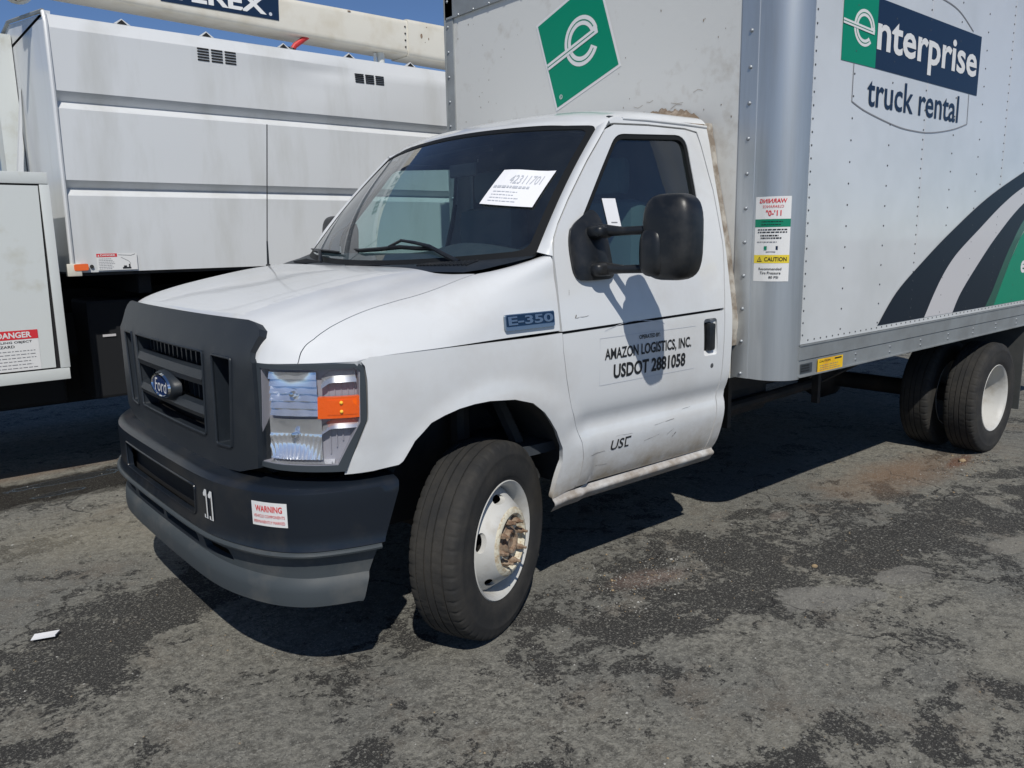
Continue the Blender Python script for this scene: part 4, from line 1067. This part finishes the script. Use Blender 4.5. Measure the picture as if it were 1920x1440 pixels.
poly(mb,[(.09,.235),(.25,.235),(.17,.295)],g2,'ink_black'); poly(mb,[(.12,.243),(.22,.243),(.17,.282)],SL_(.0042),'ink_yellow'); lines(mb,[(.163,.246,.177,.27)],SL_(.0048),'ink_black')
text(mb,'CAUTION',(.32,.240,.93,.290),g2,'ink_black',.02)
text(mb,'Recommended',(.16,.135,.80,.165),g2,'ink_black',.01); text(mb,'Tire Pressure',(.20,.085,.78,.118),g2,'ink_black',.01); text(mb,'80 PSI',(.46,.035,.72,.065),g2,'ink_black',.01)
mb.build('post_sticker',cp_left:=[o for o in truck.children if o.name=='corner_post'][0])
# sides
sidef=lambda x,z:(x,-BY,z)
mb=MB(); mb.box(1.555,BX1,-BY,-BY+.03,.958,BZ1,'white_box'); sp=mb.build('side_panel',truck)
mb=MB(); mb.box(1.50,BX1,BY-.03,BY,.958,BZ1,'white_box'); mb.build('side_panel',truck)
mb=MB(); mb.box(1.45,BX1,-BY+.004,BY-.004,BZ1,BZ1+.03,'rail_metal'); mb.box(BX1,BX1+.03,-BY,BY,.81,BZ1,'rail_metal'); mb.box(1.5,BX1,-1.15,1.15,.86,.90,'dark_metal'); mb.build('box_shell',truck)
for s in (-1,1):
    mb=MB(); Y=s*BY
    def yb(o): return Y+s*o
    mb.box(1.547,BX1,yb(-.03),yb(.006),.886,.957,'rail_metal',.002); mb.box(1.547,BX1,yb(-.03),yb(.002),.812,.884,'rail_metal',.002); mb.box(1.547,BX1,yb(-.03),yb(.010),.808,.815,'rail_metal'); mb.box(1.547,BX1,yb(0),yb(.010),.951,.957,'rail_metal')
    rl=mb.build('side_rail',truck,False)
    mb=MB()
    x=2.075
    while x<BX1:
        for dx,z in ((0,.863),(.0,.835)): mb.lathe([(-.006,.0001),(-.005,.005),(0,.007)],'rivet_metal',8,c=(x,yb(.002) if s<0 else yb(.002)+.006,z))
        x+=.366
    tag(mb.build('rail_bolt',rl,True),kind='stuff')
# panel rivets
rg=[(1.571,.055),(1.910,.0963),(2.284,.0963),(2.655,.0482),(3.028,.0963),(3.394,.0963),(3.768,.0482),(4.14,.0963),(4.51,.0963),(4.88,.0482)]
mb=MB()
def rv(x,z,r=.0052):
    n=7; V=[(x,-BY-.003,z)]+[(x+r*math.cos(a),-BY-.0,z+r*math.sin(a)) for a in lin(0,2*math.pi,n+1)[:-1]]+[(x+r*.7*math.cos(a),-BY-.0026,z+r*.7*math.sin(a)) for a in lin(0,2*math.pi,n+1)[:-1]]
    mb.add(V,[(0,1+n+(i+1)%n,1+n+i) for i in range(n)]+[(1+i,1+(i+1)%n,1+n+(i+1)%n,1+n+i)[::-1] for i in range(n)],'rivet_dull')
for x,st in rg:
    z=1.0
    while z<3.2: rv(x,z); z+=st
x=1.62
while x<5.2: rv(x,.974,.0046); x+=.055
tag(mb.build('panel_rivets',sp,True),kind='stuff')
# seams between sheets
mb=MB()
for x in (2.655,3.768,4.88): mb.box(x+.014,x+.016,-BY-.0008,-BY+.01,.958,3.2,'pale_grey')
mb.build('panel_seam',sp)
# graphics on the side
SD=lambda a,b,o=0:(a,-BY-.0022-o,b)
def ribbon(mb,P,w,lift,m,o=0):
    V=[];n=len(P)
    for i,p in enumerate(P):
        t=(Vector(P[min(i+1,n-1)])-Vector(P[max(i-1,0)])).normalized(); q=Vector((-t.y,t.x))*w/2
        V+= [lift(p[0]+q.x,p[1]+q.y,o),lift(p[0]-q.x,p[1]-q.y,o)]
    mb.add(V,[(2*i,2*i+1,2*i+3,2*i+2) for i in range(n-1)],m)
mb=MB()
poly(mb,[(1.78,2.200),(2.094,2.200),(2.094,2.506),(1.78,2.506)],SD,'green'); poly(mb,[(2.094,2.200),(3.297,2.192),(3.302,2.504),(2.094,2.506)],SD,'navy')
e_logo(mb,1.972,2.358,1.22,.079,lambda a,b,o:SD(a,b,.001+o),'sticker_white','ink_green',-.158,R(-3))
text(mb,'nterprise',(2.098,2.232,3.262,2.442),lambda a,b:SD(a,b,.001),'sticker_white',.02)
text(mb,'truck rental',(2.034,2.028,3.068,2.168),SD,'navy',.012)
cv=lambda P:[(x,z) for x,z in zip(*[[cr([P[max(i-1,0)][k]],[P[i][k]],[P[i+1][k]],[P[min(i+2,len(P)-1)][k]],t/6)[0] for i in range(len(P)-1) for t in range(7)] for k in (0,1)])]
for P in (cv([(1.896,2.035),(2.043,2.001),(2.349,1.960),(2.55,1.951),(2.745,1.956),(3.008,1.990),(3.196,2.032)]),[(1.896,2.2),(1.896,2.035)],[(3.196,2.032),(3.190,2.193)],cv([(1.93,2.506),(2.15,2.58),(2.45,2.62),(2.785,2.612),(2.991,2.586),(3.186,2.515)])): ribbon(mb,P,.006,SD,'ink_grey')
mb.build('side_logo',sp)
mb=MB()
S1a=cv([(2.284,.984),(2.473,1.142),(2.764,1.292),(3.082,1.438),(3.579,1.637),(4.156,1.813),(4.9,2.02)]); S1b=cv([(2.831,.984),(2.991,1.166),(3.181,1.309),(3.498,1.456),(3.84,1.606),(4.181,1.721),(4.9,1.91)])
def strip(A,B,m,o=0):
    n=min(len(A),len(B)); A=[A[int(i*(len(A)-1)/(n-1))] for i in range(n)]; B=[B[int(i*(len(B)-1)/(n-1))] for i in range(n)]
    mb.add([SD(*a,o) for a in A]+[SD(*b,o) for b in B],[(i,i+1,n+i+1,n+i) for i in range(n-1)],m)
strip(S1a,S1b,'swoosh'); strip(S1b,cv([(3.208,.984),(3.301,1.089),(3.506,1.237),(3.8,1.422),(4.209,1.621),(4.9,1.84)]),'pale_grey')
S2=cv([(3.208,.984),(3.301,1.089),(3.506,1.237),(3.8,1.422),(4.209,1.621),(4.9,1.84)]); G1=cv([(3.70,.984),(3.80,1.08),(3.90,1.20),(4.05,1.36),(4.30,1.55),(4.9,1.79)]); G2=cv([(3.84,.984),(3.93,1.10),(4.05,1.25),(4.2,1.40),(4.40,1.53),(4.9,1.74)])
strip(S2,G1,'swoosh'); strip(G1,G2,'deep_green'); strip(G2,[(5.2,.984),(5.2,1.1),(5.2,1.3),(5.2,1.5),(5.2,1.6),(5.2,1.7)],'green')
text(mb,'e',(4.252,1.168,4.345,1.250),lambda a,b:SD(a,b,.001),'sticker_white',.03); mb.build('side_swoosh',sp)
# rail plates
mb=MB(); YL=lambda a,b,o=0:(a,-BY-.0075-o,b); YM=lambda a,b:(a,-BY-.0045,b)
poly(mb,[(1.705,.811),(1.939,.811),(1.939,.874),(1.705,.876)],YL,'yellow'); text(mb,'CAUTION',(1.72,.858,1.82,.868),lambda a,b:YL(a,b,.001),'ink_black',.01); fake_text(mb,1.72,.820,1.92,.85,3,lambda a,b:YL(a,b,.001),'ink_grey',3,.25); lines(mb,[(1.86,.862,1.925,.869)],lambda a,b:YL(a,b,.001),'ink_black')
mb.build('warning_plate',truck)
mb=MB(); poly(mb,[(1.560,.824),(1.662,.824),(1.662,.868),(1.560,.868)],YM,'housing_grey'); fake_text(mb,1.566,.828,1.656,.864,3,lambda a,b:(a,-BY-.0055,b),'ink_black',6,.6); mb.build('maker_plate',truck)
# emblem on the front panel
mb=MB(); rt=R(18.7); c18,s18=math.cos(rt),math.sin(rt)
FD=lambda a,b,o=0:(BX0+.001-o,.207-(a*c18-b*s18),2.150+(a*s18+b*c18))
poly(mb,[(-.014,-.014),(.486,-.014),(.486,.484),(-.014,.484)],FD,'sticker_white'); poly(mb,[(0,0),(.472,0),(.472,.470),(0,.470)],lambda a,b:FD(a,b,.001),'green')
e_logo(mb,.275,.235,1.0,.125,lambda a,b,o:FD(a,b,.002+o),'sticker_white','ink_green',-.272,R(0)); 
A=ring_pts(.045,.040,.009,.012,0,2*math.pi,20); n=20; W=[FD(a,b,.002) for a,b in A]; mb.add(W,[(i,i+1,38-i,39-i) for i in range(19)],'sticker_white'); text(mb,'R',(.041,.034,.049,.046),lambda a,b:FD(a,b,.002),'sticker_white',.01)
mb.build('front_emblem',fp)
# smeared sealant where the cab meets the box
mb=MB(); rnd=random.Random(5)
P=[]
for i in range(46):
    t=i/45; y=-.30-.50*t; z=2.030-.045*t-.055*max(0,t-.72)/.28; P.append((y,z))
V=[];n=len(P)
for i,(y,z) in enumerate(P):
    hgt=.004+.030*abs(noise.noise(Vector((y*16,2,0))))+.022*math.sin(math.pi*min(1,i/n))+.010*rnd.random(); V+=[(BX0-.001,y,z+hgt),(BX0-.012,y,z+hgt*.5),(1.352,y,z-.012)]
mb.add(V,[(3*i+a,3*i+a+1,3*i+a+4,3*i+a+3) for i in range(n-1) for a in (0,1)],'dirt_brown')
E1=[(z,hw(1.35,z)-.004) for z in lin(1.95,.95,40)]; V=[]
for i,(z,y) in enumerate(E1):
    w=.002+.006*abs(noise.noise(Vector((z*9,5,0)))); V+=[(1.355,-y+.004,z),(1.385,-y+.010-w*.6,z),(BX0-.001,-y+.012-w*(1.2+.8*math.sin(z*7)),z)]
mb.add(V,[(3*i+a,3*i+a+1,3*i+a+4,3*i+a+3) for i in range(len(E1)-1) for a in (0,1)],'sealant'); mb.build('sealant_smear',truck,True)
mb=MB(); rnd=random.Random(9)
for k in range(90):
    y=rnd.uniform(-.93,1.1); z=rnd.uniform(1.1,2.78); r=rnd.uniform(.002,.0045)
    mb.add([(BX0+.0015,y+r*rnd.uniform(.4,1)*math.cos(a),z+r*rnd.uniform(.6,2)*math.sin(a)) for a in lin(0,2*math.pi,8)[:-1]],[tuple(range(7))],'dirt_brown')
for k in range(5):
    y=rnd.uniform(-.9,-.05); z=2.05+rnd.random()*.07; L_=rnd.uniform(.02,.08); ribbon(mb,[(y,z),(y+L_*.5,z+rnd.uniform(-.01,.01)),(y+L_,z+rnd.uniform(-.012,.012))],.0016,lambda a,b,o:(BX0+.001,a,b),'dirt_brown')
tag(mb.build('scuffs',fp),kind='stuff')

# ---------- chassis under the truck ----------
mb=MB()
for s in (-1,1): mb.box(-.6,6.1,s*.40,s*.46,.56,.76,'dark_metal')
for x in (.5,1.5,2.4,3.3,4.7,5.8): mb.box(x,x+.06,-.42,.42,.60,.72,'dark_metal')
x=1.6
while x<6.2: mb.box(x,x+.04,-1.16,1.16,.78,.86,'dark_metal'); x+=.30
mb.box(1.43,6.2,-.5,-.42,.76,.80,'dark_metal'); mb.build('chassis_frame',truck)
mb=MB(); mb.box(1.75,2.7,-.36,.36,.36,.60,'dark_metal',.04); mb.build('fuel_tank',truck,True,40)
mb=MB(); mb.tube([(.4,.05,.46),(3.9,.05,.42)],.045,'dark_metal',12); mb.build('drive_shaft',truck,True)
mb=MB(); mb.tube([(4.01,-1.1,.362),(4.01,1.1,.362)],.06,'dark_metal',14); mb.lathe([(-.16,.02),(-.12,.13),(0,.18),(.12,.13),(.16,.02)],'dark_metal',20,c=(4.01,0,.37)); mb.build('rear_axle',truck,True,50)
mb=MB(); mb.tube([(.9,-.40,.42),(1.6,-.40,.43),(2.6,-.40,.45),(3.2,-.38,.46)],.035,'dark_metal',10); mb.tube([(1.5,-.40,.42),(2.1,-.40,.43)],.075,'dark_metal',14); mb.build('exhaust_pipe',truck,True)
for x in (1.72,2.62): mb=MB(); mb.box(x,x+.03,-.74,-.70,.46,.81,'dark_metal'); mb.build('hanging_bracket',truck)
for x,z in ((2.9,.55),(3.05,.50),(3.2,.56)): mb=MB(); mb.tube([(x,-.4,z+.2),(x+.05,-.5,z),(x+.25,-.62,z+.1)],.012,'dark_metal',6); mb.build('brake_cable',truck)
for s in (-1,1):
    mb=MB(); mb.box(4.55,4.562,s*.62,s*1.20,.20,.80,'mudflap'); mb.build('mud_flap',truck)

# ---------- the tree service truck behind ----------
bt=empty('bucket_truck',(0,2.35,0)); OY=2.35
tag(bt,'white dump body truck with long boom overhead standing behind the box truck','utility truck')
def W(o): o.location=(0,-OY,0) if o.parent==bt else (0,0,0); return o
def dside(x,z):
    y=2.35
    for zc,h in ((2.297,.055),(1.795,.046)):
        d=z-zc
        if 0<=d<h: y+=.050*(1-d/h)
        elif -.045<=d<0: y+=.050*(1+d/.045)
    zb=2.70-.045*max(0,min(1,(x-1.0)/.4))+.02*max(0,min(1,(x-1.45)/.8))
    if z>zb: y+=(z-zb)*.44/(2.78-zb)*.1
    # the knocked-in part of the top edge
    y+=.022*math.exp(-((x-1.22)/.22)**2-((z-2.655)/.035)**2)+.012*math.exp(-((x-1.0)/.45)**2-((z-2.58)/.12)**2)-.010*math.exp(-((x-1.75)/.5)**2-((z-2.5)/.2)**2)
    y+=.006*noise.noise(Vector((x*1.3,z*1.5,0)))
    return (x,y,z)
zs=sorted(set(lin(1.29,2.78,40)+[2.352,2.3525,2.297,2.2965,2.252,1.841,1.8415,1.795,1.7945,1.750,2.70,2.699]))
mb=MB(); mb.grid(dside,lin(-.592,7.0,150),zs,'truck_white')  # rear carried on past the view to block light from the far side
mb.grid(lambda x,k:((x,2.394,2.78),(x,2.41,2.785),(x,3.45,2.93),(x,4.6,2.78))[k],lin(-.592,7.0,12),range(4),'truck_white')
mb.box(-.594,-.56,2.40,4.6,1.29,2.80,'truck_white'); mb.add([(-.594,2.394,2.78),(-.594,4.6,2.78),(-.594,3.45,2.93)],[(0,1,2)],'truck_white')
mb.box(-.55,7.0,4.58,4.6,1.29,2.78,'truck_white'); mb.box(-.55,7.0,2.37,4.58,1.27,1.30,'dark_metal')
db=W(mb.build('dump_body',bt,True,28))
mb=MB(); mb.tube([(-.60,2.385,2.79),(-.60,2.352,2.72),(-.600,2.347,2.3),(-.606,2.347,1.31)],.013,'truck_white',8); mb.box(-.640,-.560,2.330,2.38,1.270,1.345,'boom_cream',.006); mb.build('front_corner_trim',db,True,40)
mb=MB(); mb.tube([(-.60,2.39,2.795),(-.60,3.45,2.945),(-.60,4.6,2.80)],.012,'rail_metal',6); mb.build('roof_edge',db)
mb=MB(); mb.add([(-.597,3.30,2.50),(-.597,3.36,2.50),(-.78,3.36,1.2),(-.78,3.30,1.2),(-.70,3.30,1.2),(-.70,3.36,1.2)],[(0,1,2,3),(0,3,4),(1,5,2),(0,4,5,1)],'truck_white'); mb.box(-.72,-.60,3.42,3.62,1.2,2.86,'cabinet_white'); mb.box(-.90,-.72,3.70,4.4,1.2,2.70,'cabinet_white'); mb.build('front_brace',db)
for i,x in enumerate((-.17,.346,.881,1.393,1.93,2.5)):
    mb=MB(); mb.add([(x-.05,2.40,2.783),(x+.05,2.40,2.783),(x,2.405,2.818),(x-.05,2.52,2.79),(x+.05,2.52,2.79),(x,2.52,2.80)],[(0,1,2),(0,2,5,3),(1,4,5,2)],'truck_white'); mb.add([(x-.030,2.398,2.785),(x+.030,2.398,2.785),(x,2.399,2.810)],[(0,1,2)],'dark'); mb.build('roof_rib',db)
for x0,z0,x1,z1,sk in ((.252,2.617,.522,2.703,0),(1.40,2.603,1.655,2.672,0)):
    v=None; w=(x1-x0)/3; h=(z1-z0)/5
    vt=empty('vent',(0,0,0),db)
    first=None
    for i in range(3):
        for j in range(5):
            xx=x0+w*i+.006; zz=z0+h*j+.003; y=min(dside(xx+w*q_,zz+h*.3)[1] for q_ in (0,.4,.8))
            if first is None:
                mb=MB(); P=rounded([(0,0),(w*.84,0),(w*.84,h*.56),(0,h*.56)],.0045,3); mb.add([(a,0,b) for a,b in P]+[(a,.02,b) for a,b in P],[tuple(range(len(P)))]+[(k,(k+1)%len(P),len(P)+(k+1)%len(P),len(P)+k) for k in range(len(P))],'dark'); first=mb.build('vent_slot',vt); o=first
            else: o=first.copy(); col.objects.link(o)
            o.location=(xx,y-.0035,zz); o.rotation_euler=(0,0,math.atan2(dside(xx+w*.8,zz)[1]-dside(xx,zz)[1],w*.8))
mb=MB(); P=rounded([(-.602,1.302),(-.522,1.304),(-.522,1.344),(-.602,1.342)],.010,3); mb.add([(a,2.327,b) for a,b in P]+[(a,2.347,b) for a,b in P],[tuple(range(len(P)))]+[(k,(k+1)%len(P),len(P)+(k+1)%len(P),len(P)+k) for k in range(len(P))],'orange'); mb.build('marker_light',db)
mb=MB(); mb.lathe([(-.006,.0001),(-.006,.010),(0,.012)],'dark_metal',12,c=(-.500,2.346,1.325)); mb.build('bolt',db)
mb=MB(); DF=lambda a,b,o=0:(a,2.3395-o,b); D1=lambda a,b:DF(a,b,.001)
poly(mb,[(-.470,1.300),(-.236,1.300),(-.236,1.402),(-.470,1.402)],DF,'sticker_white'); lines(mb,[(-.470,1.381,-.352,1.402)],D1,'ink_red'); text(mb,'DANGER',(-.448,1.386,-.362,1.398),lambda a,b:DF(a,b,.002),'sticker_white',.02)
poly(mb,[(-.464,1.385),(-.453,1.385),(-.4585,1.397)],lambda a,b:DF(a,b,.002),'sticker_white'); fake_text(mb,-.462,1.305,-.365,1.376,7,D1,'ink_grey',2,.3)
ribbon(mb,[(-.345,1.393),(-.27,1.388),(-.245,1.397)],.002,lambda a,b,o:D1(a,b),'ink_black'); ribbon(mb,[(-.33,1.378),(-.285,1.352),(-.275,1.335)],.002,lambda a,b,o:D1(a,b),'ink_black')
lines(mb,[(-.325,1.306,-.275,1.316),(-.318,1.316,-.300,1.326),(-.288,1.316,-.279,1.335)],D1,'ink_black'); mb.build('danger_sticker',db)
# boom
mb=MB()
def bsec(x): zb=3.135 if x<2.57 else 3.125; zt=3.425+.012*(x-1.5)/1.5 if x<2.57 else 3.448; return zb,zt
for x0,x1,g_ in ((-4.5,2.578,0),(2.578,6.0,.010)):
    V=[];xs=lin(x0,x1,12)
    for x in xs:
        zb=3.178-.022*(x-.0) if x<1.5 else 3.145-.018*(x-1.5); zt=3.40+.020*x; 
        if x>1.5: zt=3.43
        P=rounded([(3.40-g_,zb-g_),(3.70+g_,zb-g_),(3.70+g_,zt+g_),(3.40-g_,zt+g_)],.045,4); V+=[(x,a,b) for a,b in P]; n=len(P)
    mb.add(V,[(i*n+j,i*n+(j+1)%n,(i+1)*n+(j+1)%n,(i+1)*n+j) for i in range(len(xs)-1) for j in range(n)]+[tuple(range(n)),tuple((len(xs)-1)*n+k for k in range(n))],'boom_cream')
bm_=W(mb.build('boom',bt,True,40))
mb=MB()
for k in range(4): mb.lathe([(-.008,.0001),(-.006,.007),(0,.009)],'dark_metal',8,c=(2.548,3.399,3.19+.058*k))
tag(mb.build('boom_bolts',bm_),kind='stuff')
mb=MB()
for x,z,a,b in ((2.72,3.305,.013,.022),(2.80,3.29,.006,.012),(2.76,3.255,.004,.005),(1.98,3.408,.018,.006),(2.78,3.39,.006,.005)): mb.add([(x+a*math.cos(t),3.389 if x>2.578 else 3.3975,z+b*math.sin(t)) for t in lin(0,2*math.pi,9)[:-1]],[tuple(range(8))],'rust')
tag(mb.build('paint_chips',bm_),kind='stuff')
mb=MB(); BP=lambda a,b,o=0:(a,3.3965-o,b)
poly(mb,[(.40,3.232),(1.329,3.232),(1.335,3.405),(.40,3.400)],BP,'navy'); text(mb,'TEREX',(.46,3.262,1.225,3.395),lambda a,b:BP(a,b,.001),'sticker_white',.03,shear=.0)
A=ring_pts(1.258,3.272,.0,.014,0,2*math.pi,12); mb.add([BP(1.258+.014*math.cos(t),3.272+.014*math.sin(t),.001) for t in lin(0,2*math.pi,13)[:-1]],[tuple(range(12))],'ink_pale'); mb.build('maker_sign',bm_)
mb=MB(); mb.tube([(2.34,3.50,2.85),(2.34,3.50,3.14)],.035,'cabinet_white',12); mb.tube([(2.28,3.5,3.12),(2.28,3.5,3.04)],.014,'cabinet_white',8); W(mb.build('boom_rest',bt,True))
mb=MB(); mb.tube([(1.60,3.45,3.16),(1.48,3.45,3.07),(1.43,3.45,3.0)],.022,'hose_red',10); mb.tube([(1.45,3.45,3.04),(1.40,3.45,2.9)],.04,'mirror_black',10); W(mb.build('boom_hose',bt,True))
mb=MB(); mb.lathe([(-.12,.0001),(-.12,.09),(-.10,.10),(.10,.10),(.12,.09)],'boom_cream',20,axis='y',c=(-.640,2.75,3.02)); mb.tube([(-.9,2.7,3.02),(-.66,2.7,2.93)],.03,'rubber_seal',8); W(mb.build('boom_pulley',bt,True,40))
# tool cabinet ahead of the dump body
mb=MB(); mb.box(-2.1,-.705,2.255,2.95,.67,1.867,'cabinet_white',.006)
fr=[((-2.1,-.705),(1.807,1.872)),((-2.1,-.705),(.665,.732)),((-.752,-.700),(.735,1.803))]
for (a,b),(c_,d) in fr: mb.box(a,b,2.243,2.262,c_,d,'cabinet_white',.003)
mb.box(-2.1,-.75,2.2535,2.257,.73,1.81,'dark'); tc=W(mb.build('tool_cabinet',bt,True,30))
mb=MB(); P=[(-2.05,.742),(-.777,.742),(-.759,1.796),(-2.05,1.796)]; mb.add([(a,2.244,b) for a,b in P]+[(a,2.252,b) for a,b in P],[(0,1,2,3),(0,4,5,1),(1,5,6,2),(2,6,7,3),(3,7,4,0)],'cabinet_white'); cd=mb.build('cabinet_door',tc)
mb=MB(); CF=lambda a,b,o=0:(a,2.2425-o,b); C1=lambda a,b:CF(a,b,.001); C2=lambda a,b:CF(a,b,.002)
poly(mb,[(-1.095,.742),(-.853,.742),(-.850,.977),(-1.095,.977)],CF,'sticker_white'); lines(mb,[(-1.095,.925,-.851,.977)],C1,'ink_red'); text(mb,'DANGER',(-1.06,.934,-.885,.968),C2,'sticker_white',.03)
text(mb,'FALLING OBJECT',(-1.085,.900,-.885,.916),C1,'ink_black',.015); text(mb,'HAZARD',(-1.085,.878,-.975,.893),C1,'ink_black',.015); fake_text(mb,-1.085,.752,-.865,.870,6,C1,'ink_grey',7,.22); mb.build('danger_sticker',tc)
# frame, crossmembers and boxes, with added dark blockers
mb=MB(); 
for y in (3.0,3.9): mb.box(-3,7.0,y,y+.08,.72,1.0,'under_black')
for x in (-2.2,-1,-.2,.7,1.6,2.5,3.4): mb.box(x,x+.08,2.5,4.5,1.14,1.27,'under_black')
mb.box(-.5,1.25,2.62,3.05,.45,1.10,'under_black',.02); mb.box(-1.9,-.6,2.95,3.5,.40,1.1,'under_black',.02); mb.box(-3,7.0,3.5,3.9,.30,1.14,'under_black'); mb.box(2.9,6.6,2.6,3.2,.3,1.0,'under_black'); mb.box(-3,7.0,4.36,4.45,.25,1.265,'under_black')  # centre mass, far skirt and extra length added to block bright ground beyond
ch=W(mb.build('undercarriage_and_blockers',bt))
mb=MB(); mb.box(-4.9,-2.25,2.4,4.5,.55,1.5,'truck_white',.08); mb.box(-4.2,-2.25,2.5,4.4,1.5,2.35,'truck_white',.12); W(mb.build('unseen_cab',bt,True,30))  # out of view, added to shade the ground under this truck
mb=MB(); mb.box(.10,.22,2.612,2.618,.78,.83,'pale_grey'); mb.box(-.42,-.34,2.612,2.618,.86,.875,'pale_grey'); mb.build('reflector_tape',ch)
first=None
for x,y in ((1.9,2.75),(1.9,4.2),(-2.9,2.8),(-2.9,4.2)):
    if first is None:
        mb=MB(); mb.lathe([(-.14,.28),(-.15,.36),(-.14,.46),(-.12,.50),(0,.515),(.12,.50),(.14,.46),(.15,.36),(.14,.28)],'under_black',48); mb.lathe([(-.13,.285),(-.05,.25),(.05,.2),(.05,.0001)],'under_black',32); first=mb.build('wheel',bt,True,40); o=first
    else: o=first.copy(); col.objects.link(o)
    o.location=(x,y-OY,.505)
# small label inside the door glass
d0=[o for o in truck.children if o.name=='door'][0]
mb=MB(); WL=lambda a,b:(a,-(hw(a,b)-.011),b); poly(mb,[(.625,1.487),(.700,1.492),(.690,1.601),(.613,1.600)],WL,'paper'); lines(mb,[(.645,1.505,.68,1.509)],lambda a,b:(a,-(hw(a,b)-.0098),b),'ink_grey'); mb.build('window_label',d0)
